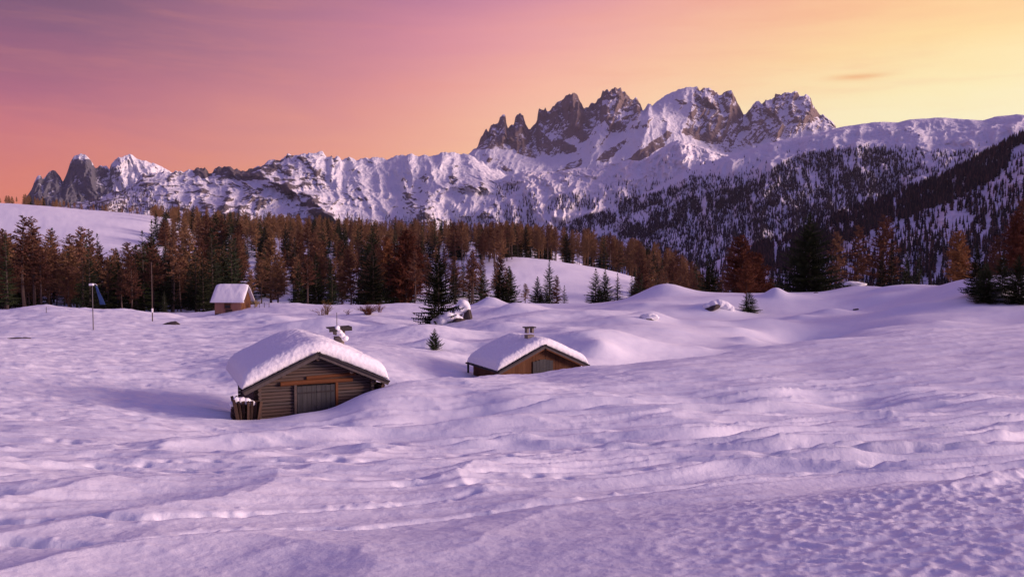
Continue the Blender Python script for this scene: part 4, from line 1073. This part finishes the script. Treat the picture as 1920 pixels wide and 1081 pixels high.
# --- the log cabin
rz = math.atan2(2.55, 5.4)
apex = pix(593, 657, 34.4)
cab = empty('log_cabin', (apex.x, apex.y, apex.z - 3.4), rz)
tag(cab, 'weathered log cabin half sunk in snow with grey plank door and thick roof snow', 'cabin')
up = empty('x', (0, 0, 0)); bpy.data.objects.remove(up)
HALF, RISE, LEN = 3.05, 1.40, 5.9
def lift(o, z):                          # part meshes are modelled with the roof apex at 0
    o.location.z = z
    return o
ap = 3.4
wr = random.Random(4)
W2 = 2.42                                # half width of the walls
def log_wall(name, p0, p1, z0, z1, thick, gable=None, gap=None, ends=.22):
    mb = MB(); z = z0; d = (Vector(p1) - Vector(p0)); Lw = d.length; d.normalize()
    while z < z1:
        th = thick * wr.uniform(.85, 1.12)
        a, b = -ends, Lw + ends
        if gable:
            zz = z + th
            hw = (gable[1] - zz) / gable[2]
            if hw < .12: break
            mid = Lw / 2
            a, b = max(a, mid - hw), min(b, mid + hw)
        parts = [(a, b)]
        if gap and z + th * .5 < gap[2]: parts = [(a, gap[0]), (gap[1], b)]
        for (q0, q1) in parts:
            if q1 - q0 < .15: continue
            n = 5; pts = []
            for i in range(n + 1):
                t = q0 + (q1 - q0) * i / n
                pts.append(Vector(p0) + d * t + V3(0, 0, z + th / 2 + wr.uniform(-.008, .008)))
            e = wr.uniform(-.05, .05) if not gap else 0
            mb.tube(pts, [th * .49 * wr.uniform(.93, 1.04) for _ in pts], 8)
        z += th
    return mb.build(name, M['log'], cab)
zf = .0
yb = LEN - .2
log_wall('front_wall', (-W2, 0, 0), (W2, 0, 0), -.9, ap - .2, .138, gable=(0, ap - .16, RISE / HALF), gap=(W2 - .86, W2 + .78, 1.93))
log_wall('left_wall', (-W2, 0, 0), (-W2, yb, 0), -.82, 2.16, .17)
log_wall('right_wall', (W2, 0, 0), (W2, yb, 0), -.82, 2.16, .17)
log_wall('back_wall', (-W2, yb, 0), (W2, yb, 0), -.9, ap - .2, .17, gable=(0, ap - .16, RISE / HALF))
# dark box behind the logs, standing in for the shade in the gaps
mb = MB(); mb.box((0, yb / 2, .6), (W2 * 2 - .1, yb - .1, 3.0)); mb.build('dark_backing', M['dark'], cab)
# door with frame and lintel
dr = empty('door', (0, 0, 0)); dr.parent = cab
mb = MB(); n = 8; w = 1.64 / n
for i in range(n):
    mb.box((-.86 + w * (i + .5), -.10 + wr.uniform(-.008, .008), .55), (w - .012, .05, 2.72 + wr.uniform(-.03, .0)), j=.003)
o = mb.build('door_leaf', M['door'], dr, bevel=.004)
mb = MB(); mb.box((-.44, -.135, 1.62), (.74, .03, .07)); mb.box((.36, -.135, 1.62), (.74, .03, .07)); mb.build('hinge', M['dark'], dr)
mb = MB(); mb.tube([V3(-.02, -.14, .75), V3(-.02, -.19, .78), V3(-.02, -.19, .98), V3(-.02, -.14, 1.0)], .012, 6); mb.build('handle', M['metal'], dr)
for s, x in ((-1, -.93), (1, .85)):
    mb = MB(); mb.box((x, -.09, .6), (.11, .12, 2.8), j=.006); mb.build('door_post', M['beam'] if s > 0 else M['log'], dr, bevel=.008)
mb = MB()
mb.tube([V3(-1.55 + i * .62, -.10, 2.06 + .012 * math.sin(i)) for i in range(6)], [.10, .105, .10, .10, .095, .09], 8); mb.build('lintel', M['beam'], cab)
mb = MB()
mb.tube([V3(-.45, -.07, 2.24), V3(1.7, -.07, 2.30)], [.085, .075], 8); mb.build('upper_beam', M['beam'], cab)
# purlins under the eaves, and rafters
for x, z in ((0, ap - .30), (-1.45, ap - .95), (1.45, ap - .95), (-2.42, 2.12), (2.42, 2.12)):
    mb = MB(); mb.tube([V3(x, -.42, z), V3(x, yb + .3, z)], [.095, .105], 8); mb.build('purlin', M['log'], cab)
# crossed log ends at the corners
for x in (-W2, W2):
    mb = MB()
    for k in range(18):
        mb.tube([V3(x + wr.uniform(-.02, .02), -.30 + wr.uniform(-.05, .05), -.74 + k * .165), V3(x, .1, -.74 + k * .165)], [.075 * wr.uniform(.85, 1.1)] * 2, 7)
    mb.build('corner_post', M['log'], cab)
roof = hut_roof(cab, HALF, LEN, RISE, .1, None, .74, 3)
lift(roof, ap)
# chimney on the right slope
ch = empty('chimney', (1.85, 3.7, 2.85)); ch.parent = cab
mb = MB()
for k in range(5):
    for j in range(2):
        mb.box((wr.uniform(-.02, .02), (j - .5) * .24, -.35 + k * .24), (.42, .23, .225), j=.015)
mb.build('chimney_stack', M['stone'], ch, bevel=.02)
mb = MB()
for (x, y) in ((-.2, -.17), (.2, -.17), (-.2, .17), (.2, .17)): mb.box((x, y, .95), (.09, .09, .28))
mb.build('chimney_pillar', M['stone'], ch)
mb = MB(); mb.box((0, 0, 1.17), (1.1, .75, .05), Matrix.Rotation(R(-2), 3, 'Y')); mb.box((0, -.37, 1.10), (1.1, .04, .19), Matrix.Rotation(R(-2), 3, 'Y')); mb.build('chimney_cap', M['dark'], ch)
mb = MB(); mb.tube([V3(-.12, -.1, 1.15), V3(-.12, -.1, 1.9)], [.02, .015], 5); mb.build('rod', M['metal'], ch)
def snow_blob(name, parent, parts, seed):
    mb = MB()
    for k, (x, y, z, r) in enumerate(parts):
        n = 14; V = []; F = []
        for i in range(n + 1):
            for j in range(2 * n):
                th = math.pi * i / n; ph = math.pi * j / n
                V.append(V3(x + r * math.sin(th) * math.cos(ph), y + r * math.sin(th) * math.sin(ph), z + r * .85 * math.cos(th)))
        for i in range(n):
            for j in range(2 * n): F.append((i * 2 * n + j, (i + 1) * 2 * n + j, (i + 1) * 2 * n + (j + 1) % (2 * n), i * 2 * n + (j + 1) % (2 * n)))
        mb.add(V, F)
    o = mb.build(name, M['rsnow'], parent, smooth=True)
    big = max(p[3] for p in parts)
    m = o.modifiers.new('melt', 'REMESH'); m.mode = 'VOXEL'; m.voxel_size = big * .09; m.use_smooth_shade = True
    s_ = o.modifiers.new('soften', 'SMOOTH'); s_.factor = .8; s_.iterations = 14
    tx = bpy.data.textures.new('slump', 'CLOUDS'); tx.noise_scale = big * .8
    dm = o.modifiers.new('slump', 'DISPLACE'); dm.texture = tx; dm.strength = big * .3; dm.mid_level = .5
    return o
def snow_lump(name, parent, loc, r, seed, mat='rsnow', squash=(1, 1, .6), n=26):
    th = np.linspace(0, math.pi, n); ph = np.linspace(0, 2 * math.pi, n * 2, endpoint=False)
    T_, P_ = np.meshgrid(th, ph, indexing='ij')
    x = np.sin(T_) * np.cos(P_); y = np.sin(T_) * np.sin(P_); z = np.cos(T_)
    rr = 1 + .40 * fbm(x * 1.1 + seed, y * 1.1 + z, 3, seed) + .10 * fbm(x * 3 + z * 2, y * 3 + seed, 3, seed + 3)
    V = np.stack([x * rr * r * squash[0], y * rr * r * squash[1], z * rr * r * squash[2]], -1).reshape(-1, 3)
    F = []
    m = n * 2
    for i in range(n - 1):
        for j in range(m): F.append((i * m + j, (i + 1) * m + j, (i + 1) * m + (j + 1) % m, i * m + (j + 1) % m))
    me = np_mesh(name, V, F); o = link(name, me, M[mat] if isinstance(mat, str) else mat, parent); o.location = loc
    return o
snow_blob('cap_snow', ch, [(-.15, -.30, 1.16, .15), (-.05, -.34, .98, .14), (.05, -.38, .82, .15), (.2, -.42, .66, .17)], 5)
# stacked firewood and leaning boards at the left corner, split logs at the right corner
wp = empty('log_pile', tuple(cab.matrix_basis @ V3(-W2 - .6, -.1, .5)), rz)
tag(wp, 'snow covered boards and logs leaning at the left corner of the log cabin', 'log pile')
mb = MB()
for i in range(7): mb.box((-.35 + i * .14, -.25 + .12 * (i % 3), .35), (.11, .9, 1.6 - .07 * i), Matrix.Rotation(R(-10 + i * 3.5), 3, 'Y') @ Matrix.Rotation(R(14 - 4 * i), 3, 'X'), j=.02)
mb.build('board', M['pile'], wp)
mb = MB()
for i in range(16):
    r_ = wr.uniform(.07, .12); z = .1 + (i // 4) * .22; y = -.35 + (i % 4) * .24 + .1 * (i // 4 % 2)
    mb.tube([V3(-.5, y, z), V3(.45, y + .04, z)], r_, 8)
mb.build('log', M['pile'], wp)
snow_blob('snow_cover', wp, [(-.35, -.3, 1.06, .17), (-.15, -.3, 1.05, .18), (.05, -.32, 1.0, .17), (.25, -.35, .9, .15), (-.5, -.4, .95, .15)], 9)
wp2 = empty('firewood_stack', tuple(cab.matrix_basis @ V3(W2 + .55, -.1, .65)), rz)
tag(wp2, 'heap of split firewood under the right eave of the log cabin', 'firewood')
mb = MB()
for i in range(58):
    z = wr.uniform(-.3, 1.15); x = wr.uniform(-.5, .75 - z * .75); y = wr.uniform(-.2, .5)
    r_ = wr.uniform(.05, .10); dv_ = V3(wr.uniform(-.25, .25), 1, wr.uniform(-.1, .1)) * .28
    mb.tube([V3(x, y, z) - dv_, V3(x, y, z) + dv_], r_, 6)
mb.build('firewood', M['pile'], wp2)
dx_ = tuple(cab.matrix_basis @ V3(W2 + 1.25, .9, 1.15))

# --- the second hut, drowned to its eaves
ap2 = pix(1016.4, 644, 51.6)
rz2 = R(27)
h2 = empty('buried_hut', (ap2.x, ap2.y, ap2.z - 3.0), rz2)
tag(h2, 'orange brown plank hut buried to its eaves in snow, stone chimney on its ridge', 'hut')
HF, RS, LN = 3.3, 1.50, 4.3
mb = MB(); n = 24; w = (HF - .35) * 2 / n
for i in range(n):
    x = -(HF - .35) + w * (i + .5); zt = 3.0 - .17 - abs(x) * RS / HF
    mb.box((x, wr.uniform(-.012, .012), zt / 2 - .75), (w - .008, .05, zt + 1.5), j=.002)
mb.build('front_wall', M['plank'], h2)
mb = MB(); n = 20; w = (LN) / n
for s in (-1, 1):
    for i in range(n):
        mb.box((s * (HF - .35), w * (i + .5), .1), (.05, w - .01, 3.0))
mb.box((0, LN, .4), ((HF - .35) * 2, .05, 2.2))
mb.build('side_wall', M['plank'], h2)
mb = MB(); mb.box((0, LN / 2, .4), ((HF - .4) * 2, LN - .1, 2.1)); mb.build('dark_backing', M['dark'], h2)  # dark box behind the planks, standing in for shade in the gaps
mb = MB(); n = 6
for i in range(n): mb.box((-.62 + .25 * (i + .5) - .1, -.06, .95), (.24, .05, 2.1 - .1 * abs(i - 2.5)), j=.002)
mb.build('door', M['door'], h2)
roof2 = hut_roof(h2, HF, LN, RS, .1, None, .62, 31, oh_f=.4, oh_b=.3); lift(roof2, 3.0)
for s in (-1, 1):
    mb = MB(); ang = math.atan(RS / HF)
    mb.box((s * HF / 2, -.42, -RS / 2 - .27), (math.hypot(HF, RS) - .2, .05, .08), Matrix.Rotation(s * ang, 3, 'Y')); mb.build('trim_board', M['beam'], roof2)
mb = MB(); mb.tube([V3(-HF - .12, -.4, -RS - .08), V3(-HF - .12, LN + .2, -RS - .1)], .06, 8); mb.build('gutter', M['dark'], roof2)
mb = MB(); mb.tube([V3(-HF + .1, LN + .35, -1.2), V3(-HF + .1, LN + .35, 1.5)], .08, 6); mb.build('corner_post', M['dark'], h2)
c2 = empty('chimney', (-.35, 1.1, 2.86)); c2.parent = h2
mb = MB()
for k in range(4): mb.box((0, 0, -.3 + k * .27), (.62 - .04 * k, .5, .26), j=.012)
mb.build('chimney_stack', M['stone'], c2, bevel=.02)
mb = MB()
for x in (-.19, .19): mb.box((x, 0, .93), (.14, .34, .34), j=.006)
mb.build('chimney_pillar', M['stone'], c2)
mb = MB(); mb.box((0, 0, 1.13), (.74, .55, .07)); mb.build('chimney_cap', M['dark'], c2)


# --- the far hut at the wood edge
f0 = drop(403, 590, 118)
rz3 = R(-4)
h3 = empty('far_hut', (f0.x, f0.y, f0.z), rz3)
tag(h3, 'small pinkish plank hut with snow roof at the edge of the wood', 'hut')
WX, WY, EH, RH = 4.3, 3.7, 2.45, 2.05
def planks(mb, p0, p1, n, ztop, z0=-.8):
    p0, p1 = Vector(p0), Vector(p1); d = p1 - p0; w = d.length / n; a = math.atan2(d.y, d.x)
    for i in range(n):
        c = p0 + d * ((i + .5) / n); zt = ztop((i + .5) / n)
        mb.box((c.x, c.y, (zt + z0) / 2), (w - .012, .05, zt - z0), Matrix.Rotation(a, 3, 'Z'), j=.003)
mb = MB(); planks(mb, (0, 0, 0), (WX, 0, 0), 22, lambda t: EH); mb.build('front_wall', M['pale'], h3)
mb = MB(); planks(mb, (WX, 0, 0), (WX, WY, 0), 18, lambda t: EH + RH * (1 - abs(t - .5) * 2) - .05); mb.build('gable_wall', M['plank'], h3)
mb = MB(); planks(mb, (0, 0, 0), (0, WY, 0), 18, lambda t: EH + RH * (1 - abs(t - .5) * 2) - .05); planks(mb, (0, WY, 0), (WX, WY, 0), 20, lambda t: EH); mb.build('back_wall', M['plank'], h3)
mb = MB(); mb.box((WX / 2, WY / 2, .9), (WX - .1, WY - .1, 3.0)); mb.build('dark_backing', M['dark'], h3)  # dark box filling the hut, standing in for shade behind the planks
wn = empty('window', (0, 0, 0)); wn.parent = h3
mb = MB(); mb.box((2.1, -.05, 1.45), (.85, .04, .75)); mb.build('pane', M['dark'], wn)
mb = MB()
for x in (1.62, 2.58): mb.box((x, -.07, 1.45), (.09, .06, .95))
for z in (1.02, 1.88): mb.box((2.1, -.07, z), (1.05, .06, .09))
mb.box((2.1, -.072, 1.7), (.9, .05, .30)); mb.build('window_frame', M['plank'], wn)
mb = MB(); mb.box((2.3, -.06, .45), (1.1, .04, .9)); mb.build('door', M['pile'], h3)
mb = MB()
for i in range(26): mb.tube([V3(.2 + .16 * i, -.25, .08 + .1 * (i % 2)), V3(.2 + .16 * i, .0, .08 + .1 * (i % 2))], .07, 6)
mb.build('plinth', M['pile'], h3)
# roof: ridge along local X
rf = empty('roof_frame', (0, 0, 0)); bpy.data.objects.remove(rf)
mb = MB(); ang3 = math.atan2(RH, WY / 2); run3 = math.hypot(RH, WY / 2) + .45
for s in (-1, 1):
    cy_ = WY / 2 + s * (WY / 4 + .16); mb.box((WX / 2, cy_, EH + RH / 2 - .12), (WX + 1.3, run3, .07), Matrix.Rotation(-s * ang3, 3, 'X'))
roof3 = mb.build('roof', M['barge'], h3)
nx_, ny_ = 40, 34
GX, GY = np.meshgrid(np.linspace(-1, 1, nx_), np.linspace(-1, 1, ny_))
xx = WX / 2 + GX * (WX / 2 + .62); yy = WY / 2 + GY * (WY / 2 + .42)
zr = EH + RH - np.sqrt(((yy - WY / 2) * RH / (WY / 2)) ** 2 + .02) + .02
zt = zr + (.48 + .08 * fbm(xx, yy, 2, 5)) * (1 - np.abs(GX) ** 8) ** .5 * (1 - np.abs(GY) ** 8) ** .5
VV = np.concatenate([np.stack([xx, yy, zt], -1).reshape(-1, 3), np.stack([xx, yy, zr - .03], -1).reshape(-1, 3)])
gf = grid_faces(ny_, nx_); FF = np.concatenate([gf, gf[:, ::-1] + nx_ * ny_])
ring = [(0, c) for c in range(nx_)] + [(r, nx_ - 1) for r in range(1, ny_)] + [(ny_ - 1, c) for c in range(nx_ - 2, -1, -1)] + [(r, 0) for r in range(ny_ - 2, 0, -1)]
ids = [r * nx_ + c for r, c in ring]; nn_ = nx_ * ny_
FF = np.concatenate([FF, np.array([(ids[k - 1] + nn_, ids[k] + nn_, ids[k], ids[k - 1]) for k in range(len(ids))])])
link('roof_snow', np_mesh('roof_snow', VV, FF), M['rsnow'], roof3)

# --- a hut behind the right trees, only its roof above the rim
g0 = pix(1606, 540, 136)
h4 = empty('hidden_hut', (g0.x, g0.y, g0.z - 2.0), R(12))
tag(h4, 'grey hut behind the right larches showing only its snowy roof', 'hut')
mb = MB(); planks(mb, (-2, 0, 0), (1.9, 0, 0), 14, lambda t: 1.9 + 0 * t, -2.6); planks(mb, (1.9, 0, 0), (1.9, 3, 0), 10, lambda t: 1.9 + 1.1 * (1 - abs(t - .5) * 2), -2.6); mb.build('wall', M['pile'], h4)
mb = MB()
for s in (-1, 1): mb.box((0, 1.5 + s * .85, 2.5), (4.6, 2.05, .09), Matrix.Rotation(-s * math.atan2(1.1, 1.5), 3, 'X'))
r4 = mb.build('roof', M['barge'], h4)
snow_lump('roof_snow', r4, (0, 1.0, 2.55), 1.6, 51, squash=(1.35, .8, .36))

# ------------------------------------------------------------------ boulders, small trees, bushes, poles
def boulder_mesh(name, r, seed, sq, parent=None, mat='rock', faceted=.5):
    n = 30
    th = np.linspace(0, math.pi, n); ph = np.linspace(0, 2 * math.pi, n * 2, endpoint=False)
    T_, P_ = np.meshgrid(th, ph, indexing='ij')
    x = np.sin(T_) * np.cos(P_); y = np.sin(T_) * np.sin(P_); z = np.cos(T_)
    rs_ = random.Random(seed); rr = np.full(x.shape, 1.25)
    for _ in range(16):
        a = V3(rs_.gauss(0, 1), rs_.gauss(0, 1), rs_.gauss(0, 1)).normalized(); dd = rs_.uniform(.7, .95)
        dt = x * a.x + y * a.y + z * a.z
        rr = np.where(dt > .1, np.minimum(rr, dd / np.maximum(dt, .1)), rr)
    rr = rr + .06 * fbm(x * 3 + z * 2, y * 3 + seed, 4, seed)
    V = np.stack([x * rr * r * sq[0], y * rr * r * sq[1], z * rr * r * sq[2]], -1).reshape(-1, 3)
    F = []; m = n * 2
    for i in range(n - 1):
        for j in range(m): F.append((i * m + j, (i + 1) * m + j, (i + 1) * m + (j + 1) % m, i * m + (j + 1) % m))
    return link(name, np_mesh(name, V, F, smooth=False), M[mat], parent)
def at_px(px, py, d): return drop(px, py, d)
# big snow capped boulder: pillar of rock with a tall snow hat, and a lower block
p = at_px(874, 598, 90)
b = empty('boulder', (p.x, p.y, p.z)); tag(b, 'dark rock pillar under a tall hat of snow beside the ragged spruce', 'boulder')
k_ = boulder_mesh('rock_face', 1.1, 3, (.55, .7, 1.0), b); k_.location = (.25, 0, .1)
snow_blob('snow_hat', b, [(-.1, .1, 1.6, .65), (-.4, .1, 2.0, .7), (-.75, .2, 1.35, .85), (.15, .15, 1.3, .45), (-.2, .2, 1.9, .7), (-1.3, .4, .7, .9), (-.6, .2, 2.25, .5), (-1.6, .4, .2, 1.0)], 61)
p = at_px(850, 603, 88)
b = empty('boulder', (p.x, p.y, p.z)); tag(b, 'low dark rock capped by a round snow dome left of the rock pillar', 'boulder')
k_ = boulder_mesh('rock_face', .62, 8, (1.3, .8, .6), b); k_.location = (.55, -.1, .15)
snow_blob('snow_hat', b, [(-.6, .2, .5, .75), (-1.3, .3, .15, .8), (.2, .3, .45, .6), (-2.0, .4, -.2, .8), (.8, .3, .25, .4)], 71)
p = at_px(1336, 578, 98)
b = empty('boulder', (p.x, p.y, p.z)); tag(b, 'slanting dark rock slab under snow on the right plain', 'boulder')
k_ = boulder_mesh('rock_face', .95, 5, (1.25, .8, .42), b); k_.rotation_euler = (0, R(-18), 0)
snow_blob('snow_hat', b, [(-.5, .5, .0, .7), (.3, .5, .3, .75), (1.0, .5, .45, .7), (1.7, .6, .2, .7), (2.3, .7, -.1, .6)], 75)
p = at_px(1216, 599, 87)
b = empty('boulder', (p.x, p.y, p.z)); tag(b, 'small dark rock peeping from the top of the round snow mound', 'boulder')
k_ = boulder_mesh('rock_face', .45, 6, (1.3, .8, .5), b)
snow_lump('snow_hat', b, (.1, .35, .25), .62, 76, squash=(1.6, 1, .6))
p = at_px(322, 608, 108)
b = empty('boulder', (p.x, p.y, p.z)); tag(b, 'flat dark rock in a snow hollow left of the far hut', 'boulder')
boulder_mesh('rock_face', .85, 7, (1.3, .8, .36), b)
p = at_px(1530, 549, 118)
b = empty('boulder', (p.x, p.y, p.z)); tag(b, 'tiny dark stone on the snow under the biggest dark spruce', 'stone')
boulder_mesh('rock_face', .3, 9, (1.3, .8, .5), b)
p = at_px(1605, 581, 97)
b = empty('boulder', (p.x, p.y, p.z)); tag(b, 'small dark stone in the shaded snow bowl on the right', 'stone')
boulder_mesh('rock_face', .32, 10, (1.2, .8, .5), b)
for (px, d, w_, lab) in ((30, 70, 1.9, 'long dark rock edge in the snow at the left edge'), (42, 71, .8, 'short dark rock edge beside the long one at the left edge')):
    x = (px - CX) / FPX * d
    b = empty('boulder', (x, d, gz(x, d))); tag(b, lab, 'stone'); k_ = boulder_mesh('rock_face', .5, int(px), (w_, .7, .25), b)
x = (1080 - CX) / FPX * 92
# small spruce on its mound in the middle
ts = spruce_meshes(H0, random.Random(77), .04, .42, 16, 9, -.1, .0, tuft=1.1); ts[0].materials.append(M['strunk']); ts[1].materials.append(M['spruce'])
q = drop(815, 655, 65); place_tree('spruce', ts, q.x, q.y, 1.75, 'tiny spruce sapling on its own mound between the two near huts', z=q.z)
# small wind bent pine with snow skirts on the right plain, and its larch
x, h = top_to_h(1402, 100, 492)
tp = larch_meshes(H0, random.Random(78), .38, .24, 1.5, tw=.09); tp[0].materials.append(M['ltrunk']); tp[1].materials.append(M['larch_o'])
q = drop(1400, 583, 99); place_tree('larch', tp, q.x, q.y, (HORIZ - 494) / FPX * q.y - q.z, 'small orange larch growing from the snowy juniper skirt on the right plain', z=q.z)
tj = spruce_meshes(H0, random.Random(79), .05, .62, 16, 15, .55, .05, tuft=.8)
tj[0].materials.append(M['ltrunk']); tj[1].materials.append(M['spruce_s'])
p = drop(1404, 584, 98)
place_tree('spruce', tj, p.x, p.y, 2.6, 'low spreading snow covered evergreen around the foot of the small orange larch', z=p.z)
# bushes
def bush(px, py, d, h, w, n, mat, lab, seed, name='bare_bush'):
    rs_ = random.Random(seed); p = drop(px, py, d); mb = MB(); fine = MB()
    for i in range(n):
        a = rs_.random() * 6.283; sp = rs_.random() ** .6
        tip = V3(math.cos(a) * sp * w, math.sin(a) * sp * w * .7, h * rs_.uniform(.55, 1) * (1 - .45 * sp))
        mid = tip * .5 + V3(-tip.x * .12, 0, h * .04)
        r0_ = V3(math.cos(a) * .12, math.sin(a) * .12, -.3)
        mb.tube([r0_, mid, tip], [.028, .018, .007], 4, caps=False)
        for k in range(7):
            q = rs_.uniform(.35, 1); b_ = mid.lerp(tip, (q - .5) * 2) if q > .5 else V3(0, 0, 0).lerp(mid, q * 2)
            fine.tube([b_, b_ + V3(rs_.gauss(0, .16), rs_.gauss(0, .12), rs_.uniform(.05, .3)) * h * .55], [.012, .004], 3, caps=False)
    o = empty(name, p); tag(o, lab, 'bush')
    b_ = len(mb.v); mb.v += fine.v; mb.f += [tuple(b_ + i for i in f) for f in fine.f]; mb.build('branches', M[mat], o)
    return o
bush(690, 589, 92, 1.7, 2.0, 90, 'twig', 'wide reddish bare bush fanning out of the snow in the middle', 1)
bush(612, 590, 92, 2.5, 1.1, 26, 'ytwig', 'upright yellowish willow bush behind the log cabin roof', 2)
bush(602, 590, 91, 1.6, 1.6, 16, 'twig', 'thin dark bare shrub at the foot of the yellowish willow', 3)
bush(652, 590, 90, 1.0, .8, 10, 'twig', 'smallest bare shrub, between the willow and the wide red bush', 4)
bush(712, 585, 94, 1.6, .9, 22, 'twig', 'pale bare shrub at the right side of the wide red bush', 5)
bush(478, 575, 122, 1.6, 1.6, 22, 'ytwig', 'ochre bare shrub right beside the far hut', 6)
# poles
p = drop(175, 618, 98)
lp = empty('lamp_pole', p); tag(lp, 'thin lamp pole with white lamp head on the left snow', 'lamp pole')
mb = MB(); mb.tube([V3(0, 0, -1), V3(0, 0, 4.9)], [.055, .045], 8); mb.build('pole', M['metal'], lp)
mb = MB(); mb.box((-.08, 0, 4.85), (.42, .3, .22)); mb.tube([V3(-.1, 0, 4.95), V3(.35, 0, 4.9), V3(.55, 0, 4.75)], .03, 6); mb.build('lamp_head', M['lamp'], lp, bevel=.03)
mb = MB()
pts = [V3(.42, 0, 4.7), V3(.62, .02, 4.0), V3(.85, .04, 3.3), V3(1.05, 0, 2.7)]
vs = []
for i, q in enumerate(pts): vs += [q + V3(-.08 - .06 * i, -.03, 0), q + V3(.08 + .08 * i, .03 * (-1) ** i, 0)]
vs2 = [v + V3(0, .03, 0) for v in vs]
mb.add(vs + vs2, [(0, 1, 3, 2), (2, 3, 5, 4), (4, 5, 7, 6), (9, 8, 10, 11), (11, 10, 12, 13), (13, 12, 14, 15), (0, 2, 10, 8), (2, 4, 12, 10), (4, 6, 14, 12), (3, 1, 9, 11), (5, 3, 11, 13), (7, 5, 13, 15), (1, 0, 8, 9), (6, 7, 15, 14)])
fl_ = empty('hanging_banner', p); tag(fl_, 'blue cloth strip hanging from the lamp pole', 'banner'); mb.build('cloth', M['blue'], fl_)
p = drop(286, 602, 118)
o = empty('marker_pole', p); tag(o, 'slender bare marker pole in front of the left stand', 'pole')
mb = MB(); mb.tube([V3(0, 0, -1), V3(0, 0, 7.2)], [.07, .05], 6); mb.build('shaft', M['ltrunk'], o)
mb = MB(); mb.box((0, 0, 1.3), (.16, .16, .5)); mb.build('sleeve', M['rsnow'], o)
p = drop(87, 586, 108)
o = empty('marker_pole', p); tag(o, 'short thin stake on the left snow rim', 'pole')
mb = MB(); mb.tube([V3(0, 0, -.6), V3(0, 0, .75)], [.05, .04], 6); mb.build('shaft', M['metal'], o)
# short fence right of the far hut
fp = empty('wire_fence', drop(478, 577, 119)); tag(fp, 'short post fence beside the far hut', 'fence')
for i in range(4):
    mb = MB(); mb.tube([V3(i * .75, 0, -.6), V3(i * .75, 0, .85)], .04, 5); mb.build('post', M['ltrunk'], fp)
mb = MB(); mb.tube([V3(-.1, -.04, .7), V3(2.4, -.04, .75)], .02, 4); mb.build('rail', M['ltrunk'], fp)

# ------------------------------------------------------------------ evening air
mb = MB(); mb.box((0, 4200, 790), (17000, 10800, 1880))
m = bpy.data.materials.new('haze'); m.use_nodes = True; t = m.node_tree; t.nodes.clear()
o_ = N(t, 'ShaderNodeOutputMaterial'); pv = N(t, 'ShaderNodeVolumePrincipled')
pv.inputs['Color'].default_value = (0.72, 0.70, 0.95, 1); pv.inputs['Density'].default_value = 0.00002; pv.inputs['Anisotropy'].default_value = 0.2
t.links.new(pv.outputs[0], o_.inputs['Volume'])
hz = mb.build('haze', m)
tag(hz, 'thin violet evening haze over the valley', 'haze', kind='stuff')
hz.display_type = 'WIRE'
